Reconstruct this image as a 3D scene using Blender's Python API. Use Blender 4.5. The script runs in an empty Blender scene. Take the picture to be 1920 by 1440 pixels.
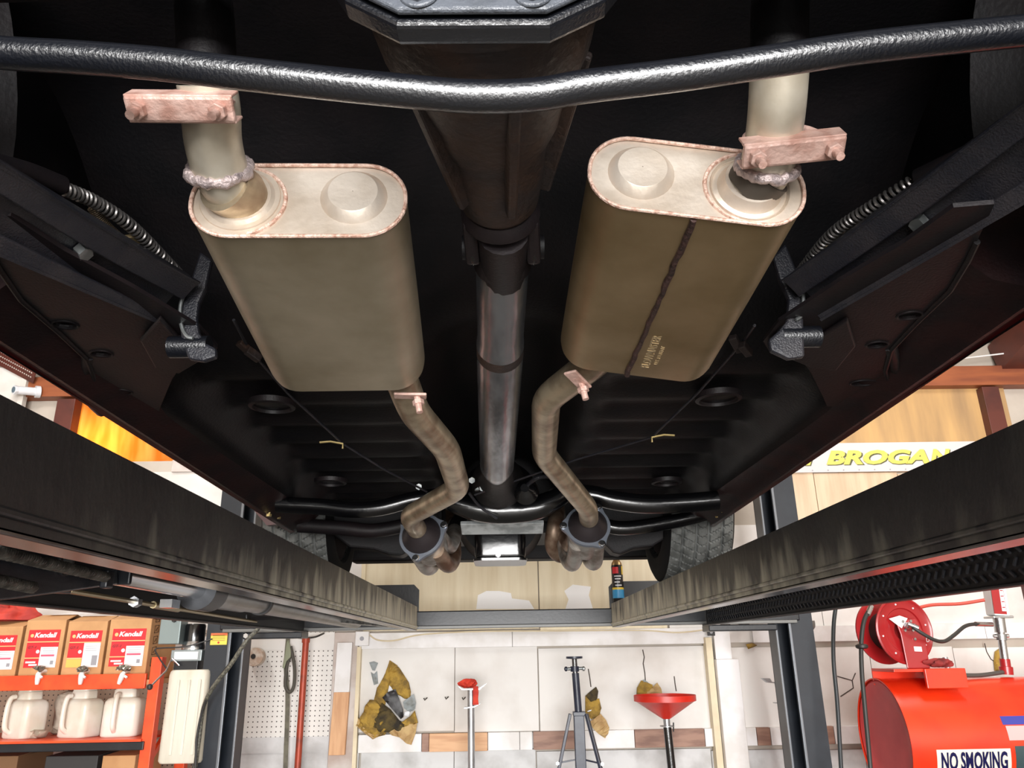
import bpy, bmesh, math, random
from mathutils import Vector, Matrix
random.seed(7)
S = bpy.context.scene
COL = S.collection
# ------------------------------------------------------------------ camera
FPX, ROLL, YAW, PITCH, CAMZ = 1442.0, 0.017, 0.014749, 0.334195, 1.55
_F = Vector((math.sin(YAW)*math.cos(PITCH), math.cos(YAW)*math.cos(PITCH), math.sin(PITCH)))
_R0 = Vector((math.cos(YAW), -math.sin(YAW), 0)); _U0 = _R0.cross(_F)
_R = _R0*math.cos(ROLL) - _U0*math.sin(ROLL); _U = _U0*math.cos(ROLL) + _R0*math.sin(ROLL)
CAMLOC = Vector((0, 0, CAMZ))
cd = bpy.data.cameras.new('camera'); cam = bpy.data.objects.new('camera', cd); COL.objects.link(cam)
cd.sensor_width = 36; cd.lens = FPX/1920*36; cd.clip_start = .02
M3 = Matrix((_R, _U, -_F)).transposed()
cam.matrix_world = Matrix.Translation(CAMLOC) @ M3.to_4x4()
S.camera = cam
def P(u, v, Y=None, X=None, Z=None, d=None):
    """point of the place on the sight line of photo pixel (u, v), at a known Y, X, Z or depth"""
    D = _R*((u-960)/FPX) - _U*((v-720)/FPX) + _F
    if d is not None: t = d
    elif Y is not None: t = Y/D.y
    elif X is not None: t = X/D.x
    else: t = (Z-CAMZ)/D.z
    return CAMLOC + D*t
# ------------------------------------------------------------------ world, lights, exposure
w = bpy.data.worlds.new('world'); S.world = w; w.use_nodes = True
w.node_tree.nodes['Background'].inputs[0].default_value = (.75, .85, 1, 1)
w.node_tree.nodes['Background'].inputs[1].default_value = .6
def area(name, loc, aim, sx, sy, power, col=(1, 1, 1)):
    l = bpy.data.lights.new(name, 'AREA'); l.shape = 'RECTANGLE'; l.size = sx; l.size_y = sy
    l.energy = power; l.color = col
    o = bpy.data.objects.new(name, l); COL.objects.link(o); o.location = loc
    o.rotation_euler = (Vector(aim)-Vector(loc)).to_track_quat('-Z', 'Y').to_euler()
    return o
area('door_daylight', (0.4, -4.95, 1.9), (0, 0, 1.9), 5.2, 3.4, 1500, (1, .985, .97))
area('panel_glow_lamp', (P(215, 850, Y=5.72).x, 5.76, P(215, 838, Y=5.72).z), (P(215, 850, Y=5.72).x, 5.4, 2.9), .3, .2, 10, (1, .88, .66))  # small warm lamp added behind the amber panel to make its hot spot
vs = S.view_settings; vs.view_transform = 'Standard'; vs.look = 'None'; vs.gamma = 1; vs.use_curve_mapping = False
vs.exposure = 0.0
# ------------------------------------------------------------------ materials
def lin(c): return tuple((x/12.92 if x <= .04045 else ((x+.055)/1.055)**2.4) for x in (k/255 for k in c))
MATS = {}
def mat(name, c, rough=.5, metal=0., c2=None, scale=6., lo=.42, hi=.62, bump=0., bscale=40., stretch=None, emit=0., coat=0., detail=5., trans=0., spec=.5, r2=None):
    if name in MATS: return MATS[name]
    m = bpy.data.materials.new(name); m.use_nodes = True; nt = m.node_tree; N = nt.nodes; L = nt.links
    b = N['Principled BSDF']; c = lin(c)
    b.inputs['Base Color'].default_value = (*c, 1); b.inputs['Roughness'].default_value = rough
    b.inputs['Metallic'].default_value = metal; b.inputs['Specular IOR Level'].default_value = spec
    if coat: b.inputs['Coat Weight'].default_value = coat; b.inputs['Coat Roughness'].default_value = .12
    if trans: b.inputs['Transmission Weight'].default_value = trans
    tc = None
    if c2 or bump:
        g = N.new('ShaderNodeNewGeometry'); mp = N.new('ShaderNodeMapping'); L.new(g.outputs['Position'], mp.inputs[0])
        if stretch: mp.inputs['Scale'].default_value = stretch
        tc = mp.outputs[0]
    if c2:
        n = N.new('ShaderNodeTexNoise'); n.inputs['Scale'].default_value = scale; n.inputs['Detail'].default_value = detail
        L.new(tc, n.inputs['Vector'])
        r = N.new('ShaderNodeValToRGB'); r.color_ramp.elements[0].position = lo; r.color_ramp.elements[1].position = hi
        r.color_ramp.elements[0].color = (*c, 1); r.color_ramp.elements[1].color = (*lin(c2), 1)
        L.new(n.outputs['Fac'], r.inputs['Fac']); L.new(r.outputs['Color'], b.inputs['Base Color'])
        if r2 is not None:
            mr = N.new('ShaderNodeMapRange'); mr.inputs[1].default_value = lo; mr.inputs[2].default_value = hi
            mr.inputs[3].default_value = rough; mr.inputs[4].default_value = r2
            L.new(n.outputs['Fac'], mr.inputs[0]); L.new(mr.outputs[0], b.inputs['Roughness'])
    if bump:
        n2 = N.new('ShaderNodeTexNoise'); n2.inputs['Scale'].default_value = bscale; n2.inputs['Detail'].default_value = 4
        L.new(tc, n2.inputs['Vector'])
        bp = N.new('ShaderNodeBump'); bp.inputs['Strength'].default_value = bump; bp.inputs['Distance'].default_value = .01
        L.new(n2.outputs['Fac'], bp.inputs['Height']); L.new(bp.outputs[0], b.inputs['Normal'])
    if emit:
        b.inputs['Emission Color'].default_value = (*c, 1); b.inputs['Emission Strength'].default_value = emit
    MATS[name] = m; return m
UNDER = mat('undercoat_black', (12, 11, 14), .55, c2=(22, 18, 20), scale=9, bump=.12, bscale=150, spec=.35)
UNDERB = mat('undercoat_brown', (31, 24, 26), .5, c2=(22, 19, 22), scale=14, bump=.10, bscale=220, spec=.4)
ARM = mat('arm_black_paint', (30, 31, 38), .42, c2=(44, 42, 46), scale=20, bump=.25, bscale=380)
GLOSSB = mat('gloss_black_paint', (15, 17, 23), .3, bump=.16, bscale=300, spec=1., coat=.6)
GLOSSB2 = mat('gloss_black_smooth', (10, 10, 12), .2, spec=.9, bump=.05, bscale=60)
COVERB = mat('cover_black_paint', (88, 92, 99), .36, c2=(64, 67, 72), scale=18, bump=.25, bscale=240)
HOUSE = mat('cast_iron_grime', (40, 31, 29), .6, c2=(58, 40, 30), scale=16, bump=.3, bscale=90)
MUF = mat('muffler_steel_brown', (166, 144, 110), .38, .7, c2=(128, 108, 74), scale=7, lo=.35, hi=.7, bump=.05, bscale=30, r2=.5)
MUFL = mat('muffler_steel', (184, 172, 150), .38, .7, c2=(146, 134, 110), scale=7, lo=.35, hi=.7, bump=.06, bscale=30, r2=.5)
MUFC = mat('muffler_cap_steel', (220, 208, 194), .42, .5, c2=(186, 168, 148), scale=12, lo=.4, hi=.72, bump=.08, bscale=90)
BEAD = mat('weld_bead', (226, 196, 180), .5, .3, c2=(186, 146, 128), scale=140, bump=.35, bscale=400)
WELDG = mat('weld_grey', (190, 174, 172), .45, .35, c2=(128, 116, 116), scale=90, lo=.5, hi=.7, bump=.5, bscale=160)
SEAM = mat('seam_dark', (72, 50, 46), .6, .3, c2=(52, 38, 34), scale=60, bump=.5, bscale=200)
PIPE = mat('exhaust_pipe_steel', (216, 208, 192), .38, .55, c2=(176, 162, 138), scale=14, lo=.4, hi=.75, bump=.06, bscale=60, r2=.48)
PIPEB = mat('exhaust_pipe_burnt', (190, 174, 148), .36, .7, c2=(142, 122, 100), scale=22, lo=.4, hi=.68, bump=.1, bscale=60)
CLAMP = mat('clamp_copper_rust', (206, 172, 160), .5, .25, c2=(180, 138, 124), scale=40, bump=.2, bscale=160)
SHAFT = mat('driveshaft_steel', (176, 180, 186), .27, .9, c2=(104, 104, 108), scale=20, lo=.4, hi=.7, bump=.08, bscale=100, stretch=(1, .25, 1))
CHROME = mat('zinc_chrome', (205, 207, 210), .22, 1.)
ALU = mat('aluminium_dull', (176, 180, 180), .42, .8, c2=(120, 124, 124), scale=30)
FLANGE = mat('flange_grey', (120, 126, 136), .4, .55)
HEADER = mat('header_tube_grey', (172, 168, 162), .38, .6, c2=(120, 110, 102), scale=18)
HEADERB = mat('header_tube_brown', (104, 78, 62), .45, .6, c2=(150, 130, 112), scale=16)
MAROON = mat('maroon_paint', (96, 20, 22), .3, coat=.5, c2=(78, 18, 20), scale=12)
RED_EDGE = mat('rocker_brown', (52, 30, 30), .45, c2=(36, 25, 27), scale=12, bump=.15, bscale=140)
TIRE = mat('tire_rubber', (116, 118, 116), .75, c2=(84, 86, 84), scale=25, bump=.1, bscale=200)
TIREW = mat('tire_sidewall_shade', (15, 15, 16), .85, spec=.2)  # sidewall black, darkened further to hold the shade around the rear wheels
RIMM = mat('wheel_steel', (70, 62, 60), .5, .5)
SPRING = mat('cable_spring', (140, 136, 134), .35, .8)
BRASS = mat('bolt_brass', (214, 190, 130), .35, .7)
LIFTB = mat('lift_black_dusty', (30, 30, 32), .45, c2=(58, 57, 54), scale=5, lo=.5, hi=.8, bump=.12, bscale=60, stretch=(1, 1, .6))
LIFTC = mat('lift_black_clean', (17, 20, 26), .35, c2=(32, 37, 44), scale=7, lo=.5, hi=.8, bump=.05, bscale=60)
LIFTD = mat('lift_tread_black', (16, 16, 18), .5)
POSTB = mat('post_blue_black', (19, 26, 36), .38, c2=(34, 41, 50), scale=9, lo=.5, hi=.8)
WHITE = mat('white_paint', (226, 222, 216), .6, c2=(205, 198, 190), scale=3)
# ------------------------------------------------------------------ mesh building
def V(*a): return Vector(a)
class MB:
    def __init__(s): s.v = []; s.f = []
    def add(s, vs, fs):
        o = len(s.v); s.v += [Vector(v) for v in vs]; s.f += [tuple(i+o for i in f) for f in fs]; return s
    def box(s, x0, x1, y0, y1, z0, z1):
        vs = [(x, y, z) for z in (z0, z1) for y in (y0, y1) for x in (x0, x1)]
        return s.add(vs, [(0, 2, 3, 1), (4, 5, 7, 6), (0, 1, 5, 4), (2, 6, 7, 3), (0, 4, 6, 2), (1, 3, 7, 5)])
    def beam(s, p0, p1, w, h, up=(0, 0, 1), w1=None, h1=None):
        p0 = Vector(p0); p1 = Vector(p1); a = (p1-p0).normalized(); sd = a.cross(Vector(up)).normalized(); u = sd.cross(a)
        w1 = w if w1 is None else w1; h1 = h if h1 is None else h1
        vs = [p0+sd*x*w/2+u*z*h/2 for x, z in ((-1, -1), (1, -1), (1, 1), (-1, 1))] + [p1+sd*x*w1/2+u*z*h1/2 for x, z in ((-1, -1), (1, -1), (1, 1), (-1, 1))]
        return s.add(vs, [(0, 1, 2, 3), (7, 6, 5, 4), (0, 4, 5, 1), (1, 5, 6, 2), (2, 6, 7, 3), (3, 7, 4, 0)])
    def tube(s, pts, r, n=14, caps=True, closed=False):
        pts = [Vector(p) for p in pts]; m = len(pts); rs = r if isinstance(r, (list, tuple)) else [r]*m
        T = []
        for i in range(m):
            if closed: t = pts[(i+1) % m]-pts[i-1]
            else: t = pts[min(i+1, m-1)]-pts[max(i-1, 0)]
            T.append(t.normalized())
        ref = Vector((0, 0, 1)) if abs(T[0].z) < .9 else Vector((1, 0, 0))
        nrm = (ref-T[0]*ref.dot(T[0])).normalized(); vs = []; fs = []
        for i in range(m):
            if i: nrm = (nrm-T[i]*nrm.dot(T[i])).normalized()
            bn = T[i].cross(nrm)
            vs += [pts[i]+(nrm*math.cos(2*math.pi*k/n)+bn*math.sin(2*math.pi*k/n))*rs[i] for k in range(n)]
        for i in range(m if closed else m-1):
            a = i*n; b = ((i+1) % m)*n
            fs += [(a+k, a+(k+1) % n, b+(k+1) % n, b+k) for k in range(n)]
        if caps and not closed: fs += [tuple(range(n-1, -1, -1)), tuple((m-1)*n+k for k in range(n))]
        return s.add(vs, fs)
    def lathe(s, prof, p0, axis, n=28, caps=True, closed=False):
        """prof = [(t along axis, radius)]"""
        p0 = Vector(p0); a = Vector(axis).normalized(); ref = Vector((0, 0, 1)) if abs(a.z) < .9 else Vector((1, 0, 0))
        x = (ref-a*ref.dot(a)).normalized(); y = a.cross(x); vs = []; fs = []; m = len(prof)
        for t, r in prof:
            vs += [p0+a*t+(x*math.cos(2*math.pi*k/n)+y*math.sin(2*math.pi*k/n))*max(r, 1e-4) for k in range(n)]
        for i in range(m if closed else m-1):
            b = ((i+1) % m)*n
            fs += [(i*n+k, i*n+(k+1) % n, b+(k+1) % n, b+k) for k in range(n)]
        if caps and not closed: fs += [tuple(range(n-1, -1, -1)), tuple((m-1)*n+k for k in range(n))]
        return s.add(vs, fs)
    def prism(s, poly, vec):
        poly = [Vector(p) for p in poly]; vec = Vector(vec); n = len(poly)
        return s.add(poly+[p+vec for p in poly], [tuple(range(n-1, -1, -1)), tuple(range(n, 2*n))]+[(i, (i+1) % n, n+(i+1) % n, n+i) for i in range(n)])
    def loft(s, rings, caps=True):
        n = len(rings[0]); m = len(rings); vs = [p for r in rings for p in r]; fs = []
        for i in range(m-1): fs += [(i*n+k, i*n+(k+1) % n, (i+1)*n+(k+1) % n, (i+1)*n+k) for k in range(n)]
        if caps: fs += [tuple(range(n-1, -1, -1)), tuple((m-1)*n+k for k in range(n))]
        return s.add(vs, fs)
    def grid(s, fn, nu, nv):
        vs = [fn(i/nu, j/nv) for j in range(nv+1) for i in range(nu+1)]
        return s.add(vs, [(j*(nu+1)+i, j*(nu+1)+i+1, (j+1)*(nu+1)+i+1, (j+1)*(nu+1)+i) for j in range(nv) for i in range(nu)])
    def plate(s, outer, holes, vec):
        """flat plate with holes, thickness vec"""
        bm = bmesh.new(); es = []; vec = Vector(vec)
        for loop in [outer]+holes:
            vv = [bm.verts.new(p) for p in loop]
            es += [bm.edges.new((vv[i], vv[(i+1) % len(vv)])) for i in range(len(vv))]
        bmesh.ops.triangle_fill(bm, edges=es, use_beauty=True)
        bm.verts.index_update(); n = len(bm.verts)
        vs = [v.co.copy() for v in bm.verts]; tri = [tuple(v.index for v in f.verts) for f in bm.faces]
        bm.free()
        fs = list(tri)+[tuple(i+n for i in reversed(t)) for t in tri]; k = 0
        for loop in [outer]+holes:
            m = len(loop); fs += [(k+i, k+(i+1) % m, n+k+(i+1) % m, n+k+i) for i in range(m)]; k += m
        return s.add(vs+[v+vec for v in vs], fs)
WLOC = {}
def link(o, parent, wl):
    COL.objects.link(o); WLOC[o.name] = Vector(wl)
    if parent is not None:
        o.parent = parent; o.location = Vector(wl)-WLOC[parent.name]
    else: o.location = wl
    return o
def obj(name, mb, m, parent=None, smooth=40, bevel=0., seg=2, origin=None, label=None):
    c = origin
    if c is None:
        lo = Vector([min(v[i] for v in mb.v) for i in range(3)]); hi = Vector([max(v[i] for v in mb.v) for i in range(3)])
        c = (lo+hi)/2
        if parent is None: c.z = lo.z
    c = Vector(c)
    me = bpy.data.meshes.new(name); me.from_pydata([v-c for v in mb.v], [], mb.f); me.validate()
    bm = bmesh.new(); bm.from_mesh(me); bmesh.ops.recalc_face_normals(bm, faces=bm.faces); bm.to_mesh(me); bm.free()
    me.materials.append(m)
    if smooth:
        me.polygons.foreach_set('use_smooth', [True]*len(me.polygons)); me.set_sharp_from_angle(angle=math.radians(smooth))
    o = bpy.data.objects.new(name, me)
    if bevel:
        b = o.modifiers.new('bevel', 'BEVEL'); b.width = bevel; b.segments = seg; b.limit_method = 'ANGLE'; b.angle_limit = math.radians(40)
    link(o, parent, c)
    if label: o['label'] = label
    return o
def thing(name, loc, label, cat, group=None):
    o = bpy.data.objects.new(name, None); o.empty_display_size = .05; link(o, None, loc)
    o['label'] = label; o['category'] = cat
    if group: o['group'] = group
    return o
def tag(o, label, cat, group=None):
    o['label'] = label; o['category'] = cat
    if group: o['group'] = group
    return o
def struct(o): o['kind'] = 'structure'; return o
def stuff(o): o['kind'] = 'stuff'; return o
def dup(root, delta):
    delta = Vector(delta)
    def cp(o, par):
        c = o.copy(); COL.objects.link(c); c.parent = par; WLOC[c.name] = WLOC[o.name]+delta
        for ch in list(o.children): cp(ch, c)
        return c
    r = cp(root, None); r.location = root.location+delta
    return r
def smooth_path(pts, k=6, it=2):
    pts = [Vector(p) for p in pts]
    for _ in range(it):
        q = [pts[0]]
        for a, b in zip(pts, pts[1:]): q += [a*.75+b*.25, a*.25+b*.75]
        pts = q+[pts[-1]]
    return pts
def spline(pts, k=8):
    pts = [Vector(p) for p in pts]; e = [pts[0]*2-pts[1]]+pts+[pts[-1]*2-pts[-2]]; out = []
    for i in range(1, len(e)-2):
        p0, p1, p2, p3 = e[i-1:i+3]
        for j in range(k):
            t = j/k; out.append(.5*((2*p1)+(p2-p0)*t+(2*p0-5*p1+4*p2-p3)*t*t+(3*p1-p0-3*p2+p3)*t**3))
    return out+[pts[-1]]
def fillet(pts, rad, k=5):
    pts = [Vector(p) for p in pts]; out = [pts[0]]
    for a, b, c in zip(pts, pts[1:], pts[2:]):
        r = min(rad, (a-b).length*.45, (c-b).length*.45); p = b+(a-b).normalized()*r; q = b+(c-b).normalized()*r
        out += [(p*(1-t)**2+b*2*t*(1-t)+q*t*t) for t in [j/k for j in range(k+1)]]
    return out+[pts[-1]]
def helix(path, rc, turns, per=14):
    path = spline(path, 10); n = len(path)
    cum = [0]
    for a, b in zip(path, path[1:]): cum.append(cum[-1]+(b-a).length)
    out = []; N = int(turns*per); j = 0; nrm = None
    for i in range(N+1):
        s_ = cum[-1]*i/N
        while j < n-2 and cum[j+1] < s_: j += 1
        a, b = path[j], path[j+1]; t = (s_-cum[j])/max(cum[j+1]-cum[j], 1e-6); T = (b-a).normalized()
        if nrm is None: nrm = (V(0, 0, 1)-T*T.z).normalized()
        nrm = (nrm-T*nrm.dot(T)).normalized(); bn = T.cross(nrm); an = 2*math.pi*i/per
        out.append(a.lerp(b, t)+(nrm*math.cos(an)+bn*math.sin(an))*rc)
    return out
def rr(w, h, r, n=8):
    out = []
    for cx, cy, a0 in ((w/2-r, h/2-r, 0), (-w/2+r, h/2-r, 90), (-w/2+r, -h/2+r, 180), (w/2-r, -h/2+r, 270)):
        for k in range(n+1):
            a = math.radians(a0+90*k/n); out.append((cx+r*math.cos(a), cy+r*math.sin(a)))
    return out
def ring2(c, r, n=20, ux=V(1, 0, 0), uy=V(0, 0, 1), sx=1., sy=1.):
    c = Vector(c); return [c+ux*(r*sx*math.cos(2*math.pi*k/n))+uy*(r*sy*math.sin(2*math.pi*k/n)) for k in range(n)]
def hexhead(mb, p, ax, r, h):
    ax = Vector(ax).normalized(); ref = V(0, 0, 1) if abs(ax.z) < .9 else V(1, 0, 0)
    x = (ref-ax*ref.dot(ax)).normalized(); y = ax.cross(x); p = Vector(p)
    return mb.prism([p+(x*math.cos(k*math.pi/3)+y*math.sin(k*math.pi/3))*r for k in range(6)], ax*h)
def crumple(name, poly, Y, th, m, parent=None, amp=.02, cuts=3, smooth=60, seed=0, label=None):
    """irregular torn or crumpled sheet: outline in wall coordinates, real thickness and relief"""
    rnd = random.Random(seed)
    bm = bmesh.new(); vv = [bm.verts.new((p[0], 0, p[1])) for p in poly]
    es = [bm.edges.new((vv[i], vv[(i+1) % len(vv)])) for i in range(len(vv))]
    bmesh.ops.triangle_fill(bm, edges=es, use_beauty=True)
    bmesh.ops.subdivide_edges(bm, edges=bm.edges[:], cuts=cuts, use_grid_fill=True)
    for v in bm.verts:
        v.co.y = -rnd.random()*amp; 
        if not v.is_boundary: v.co.x += (rnd.random()-.5)*amp*.3; v.co.z += (rnd.random()-.5)*amp*.3; v.co.y -= amp*.5
    bm.verts.index_update(); n = len(bm.verts); vs = [v.co+V(0, Y-th, 0) for v in bm.verts]; tri = [tuple(v.index for v in f.verts) for f in bm.faces]
    be = [tuple(v.index for v in e.verts) for e in bm.edges if e.is_boundary]; bm.free()
    mb = MB(); mb.add(vs+[V(v.x, Y-.001, v.z) for v in vs], tri+[tuple(i+n for i in reversed(t)) for t in tri]+[(a, b, b+n, a+n) for a, b in be])
    return obj(name, mb, m, parent, smooth=smooth, label=label)
def wpoly(pix, Y):
    return [(q.x, q.z) for q in (P(u, v, Y=Y) for u, v in pix)]
def wrect(u0, v0, u1, v1, Y):
    """x0,x1,z0,z1 of a pixel rectangle on the plane Y"""
    um, vm = (u0+u1)/2, (v0+v1)/2
    return P(u0, vm, Y=Y).x, P(u1, vm, Y=Y).x, P(um, v1, Y=Y).z, P(um, v0, Y=Y).z
def wbox(mb, u0, v0, u1, v1, Y, dep):
    x0, x1, z0, z1 = wrect(u0, v0, u1, v1, Y); return mb.box(x0, x1, Y, Y+dep, z0, z1)
def text(name, s, p, size, m, parent, ux=V(1, 0, 0), uy=V(0, 0, 1), depth=.001, shear=0., bold=0., width=1., fit=None, label=None):
    cu = bpy.data.curves.new(name, 'FONT'); cu.body = s; cu.size = 1; cu.shear = shear; cu.offset = bold; cu.align_x = 'LEFT'
    cu.extrude = .5; cu.resolution_u = 3
    to = bpy.data.objects.new('tmp_text', cu); COL.objects.link(to)
    dg = bpy.context.evaluated_depsgraph_get(); me0 = to.evaluated_get(dg).to_mesh()
    vs = [v.co.copy() for v in me0.vertices]; fs = [tuple(f.vertices) for f in me0.polygons]
    to.evaluated_get(dg).to_mesh_clear(); bpy.data.objects.remove(to); bpy.data.curves.remove(cu)
    x0 = min(v.x for v in vs); x1 = max(v.x for v in vs); y0 = min(v.y for v in vs); y1 = max(v.y for v in vs)
    sx = (fit/(x1-x0)) if fit else size*width/(y1-y0); sy = size/(y1-y0)
    ux = Vector(ux).normalized(); uy = Vector(uy).normalized(); nz = ux.cross(uy); p = Vector(p)
    mb = MB().add([p+ux*((v.x-x0)*sx)+uy*((v.y-y0)*sy)+nz*((v.z)*depth) for v in vs], fs)
    return obj(name, mb, m, parent, smooth=0, label=label)
# ------------------------------------------------------------------ the room
W = 5.40
CONC = mat('concrete', (104, 102, 98), .55, c2=(82, 80, 76), scale=2.5, bump=.1)
SHEET = mat('white_sheet', (224, 221, 217), .55, c2=(196, 188, 180), scale=2.2, lo=.45, hi=.75, bump=.05, bscale=25)
SHEETG = mat('white_sheet_lower', (206, 206, 206), .55, c2=(160, 158, 156), scale=5, lo=.42, hi=.72, bump=.08, bscale=25)
CREAM = mat('cream_plywood', (230, 218, 190), .55, c2=(214, 198, 166), scale=4, lo=.4, hi=.75, stretch=(5, 1, .4))
TANPLY = mat('tan_plywood', (214, 190, 160), .5, c2=(198, 170, 140), scale=4, stretch=(4, 1, .4))
AMBER = mat('amber_plywood', (204, 164, 110), .28, c2=(158, 128, 94), scale=2.2, lo=.36, hi=.68, stretch=(3, 1, .4))
BEAMR = mat('red_oxide_beam', (150, 84, 50), .5, c2=(124, 66, 42), scale=4, stretch=(.5, 1, 3))
BEAMD = mat('brown_post', (92, 44, 34), .5, c2=(74, 36, 30), scale=5)
ROOFM = mat('roof_sheet', (176, 162, 142), .5, c2=(126, 116, 104), scale=1.6, stretch=(3, .6, 1))
SIDE = mat('side_wall', (190, 180, 168), .6, c2=(170, 160, 148), scale=2)
PINE = mat('pine_board', (214, 166, 122), .5, c2=(196, 144, 100), scale=6, stretch=(.6, 1, 5))
PINEV = mat('pine_board_upright', (214, 166, 122), .5, c2=(196, 144, 100), scale=6, stretch=(5, 1, .6))
BROWNW = mat('stained_board', (158, 122, 104), .55, c2=(128, 94, 80), scale=8, stretch=(.6, 1, 3))
WBOARD = mat('white_board', (232, 230, 230), .5, c2=(214, 210, 206), scale=5)
STUD = mat('stud_greybrown', (178, 160, 150), .6, c2=(206, 198, 192), scale=4)
IVORY = mat('ivory_trim', (226, 212, 180), .5, c2=(214, 198, 166), scale=6)
def ambermat():
    m = bpy.data.materials.new('amber_fibreglass'); m.use_nodes = True; N = m.node_tree.nodes; L = m.node_tree.links
    N.remove(N['Principled BSDF']); out = N['Material Output']
    t = N.new('ShaderNodeBsdfTranslucent'); d = N.new('ShaderNodeBsdfDiffuse'); mx = N.new('ShaderNodeMixShader'); mx.inputs[0].default_value = .4
    g = N.new('ShaderNodeNewGeometry'); mp = N.new('ShaderNodeMapping'); mp.inputs['Scale'].default_value = (5, 1, 1.2); L.new(g.outputs['Position'], mp.inputs[0])
    n = N.new('ShaderNodeTexNoise'); n.inputs['Scale'].default_value = 2.2; L.new(mp.outputs[0], n.inputs['Vector'])
    r = N.new('ShaderNodeValToRGB'); r.color_ramp.elements[0].position = .35; r.color_ramp.elements[1].position = .65
    r.color_ramp.elements[0].color = (*lin((236, 150, 58)), 1); r.color_ramp.elements[1].color = (*lin((240, 190, 110)), 1)
    L.new(n.outputs['Fac'], r.inputs['Fac'])
    L.new(r.outputs[0], t.inputs[0]); L.new(r.outputs[0], d.inputs[0]); L.new(t.outputs[0], mx.inputs[1]); L.new(d.outputs[0], mx.inputs[2]); L.new(mx.outputs[0], out.inputs[0])
    return m
def pegmat(name, base, pitch, hole):
    m = bpy.data.materials.new(name); m.use_nodes = True; N = m.node_tree.nodes; L = m.node_tree.links; b = N['Principled BSDF']
    b.inputs['Roughness'].default_value = .5
    g = N.new('ShaderNodeNewGeometry'); sp = N.new('ShaderNodeSeparateXYZ'); L.new(g.outputs['Position'], sp.inputs[0])
    sq = []
    for ax in ('X', 'Z'):
        a = N.new('ShaderNodeMath'); a.operation = 'MULTIPLY'; a.inputs[1].default_value = 1/pitch; L.new(sp.outputs[ax], a.inputs[0])
        f = N.new('ShaderNodeMath'); f.operation = 'FRACT'; L.new(a.outputs[0], f.inputs[0])
        s_ = N.new('ShaderNodeMath'); s_.operation = 'SUBTRACT'; s_.inputs[1].default_value = .5; L.new(f.outputs[0], s_.inputs[0])
        q = N.new('ShaderNodeMath'); q.operation = 'MULTIPLY'; L.new(s_.outputs[0], q.inputs[0]); L.new(s_.outputs[0], q.inputs[1]); sq.append(q)
    ad = N.new('ShaderNodeMath'); ad.operation = 'ADD'; L.new(sq[0].outputs[0], ad.inputs[0]); L.new(sq[1].outputs[0], ad.inputs[1])
    lt = N.new('ShaderNodeMath'); lt.operation = 'LESS_THAN'; lt.inputs[1].default_value = (hole/pitch)**2; L.new(ad.outputs[0], lt.inputs[0])
    mx = N.new('ShaderNodeMix'); mx.data_type = 'RGBA'; mx.inputs[6].default_value = (*lin(base), 1); mx.inputs[7].default_value = (*lin((70, 62, 58)), 1)
    L.new(lt.outputs[0], mx.inputs[0]); L.new(mx.outputs[2], b.inputs['Base Color'])
    return m
PEG = pegmat('pegboard_white', (224, 221, 216), .0305, .0042)
PEGT = pegmat('pegboard_tan', (170, 150, 132), .0305, .0045)
struct(obj('floor', MB().box(-4.6, 4.8, -5.2, 5.7, -.1, 0), CONC, smooth=0))
XL, XR = -4.35, 4.55
hx0, hx1, hz0, hz1 = wrect(112, 745, 335, 862, W)
hx1 += .25
wall = MB()
wall.box(XL, XR, W+.06, W+.16, 0, hz0).box(XL, XR, W+.06, W+.16, hz1, 3.75).box(XL, hx0, W+.06, W+.16, hz0, hz1).box(hx1, XR, W+.06, W+.16, hz0, hz1)
wall_back = struct(obj('wall_back', wall, SIDE, smooth=0))
def wp(name, u0, v0, u1, v1, m, Y=W+.03, dep=.03, parent=None, label=None, bev=.002):
    mb = MB(); wbox(mb, u0, v0, u1, v1, Y, dep); return obj(name, mb, m, wall_back if parent is None else parent, smooth=0, bevel=bev, label=label)
# translucent amber sheet lit by a small lamp added behind it
obj('translucent_panel', MB().box(hx0, hx1, W+.09, W+.1, hz0, hz1), ambermat(), wall_back, smooth=0, label='amber translucent sheet lit by an added lamp behind it')
# sheets between and under the rails
for (u0, u1) in ((674, 852), (853, 1009), (1011, 1345), (1346, 1500), (1501, 1640), (1641, 1800), (1801, 2010)):
    wp('wall_sheet', u0, 1213, u1, 1372, SHEET)
    wp('wall_sheet', u0-2, 1406, u1-2, 1640, SHEETG)
for (u0, u1) in ((684, 1009), (1011, 1246)):
    wp('plywood_sheet', u0, 1036, u1, 1181, CREAM, label='cream plywood sheet with drip marks')
wp('wall_sheet', 1248, 985, 1440, 1181, SHEET); wp('wall_sheet', 560, 985, 682, 1181, SHEET)
for (u0, u1) in ((1441, 1539), (1540, 1700), (1701, 2010)):
    wp('plywood_sheet', u0, 886, u1, 1090, TANPLY, label='pale tan plywood sheet')
    wp('wall_sheet', u0, 1091, u1, 1181, SHEET)
for (u0, u1) in ((1300, 1560), (1561, 1900)):
    wp('plywood_sheet', u0, 728, u1, 884, AMBER, Y=W+.035, label='amber varnished plywood sheet')
wp('wall_sheet', 240, 884, 462, 1100, SHEET)
wp('wall_sheet', -200, 884, 238, 1100, SHEET)
for (u0, u1) in ((338, 560), (561, 760), (761, 960), (961, 1299)):
    wp('plywood_sheet', u0+30, 700, u1+30, 860, AMBER, Y=W+.04)
wp('wall_sheet', 430, 1396, 668, 1640, SHEETG)
wp('wall_sheet', 270, 1101, 668, 1186, SHEET, Y=W+.035); wp('wall_sheet', -200, 1101, 269, 1186, SHEET, Y=W+.035)
PEGB = wp('pegboard', 436, 1186, 622, 1394, PEG, Y=W+.028, label='white pegboard with rows of small holes')
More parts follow.
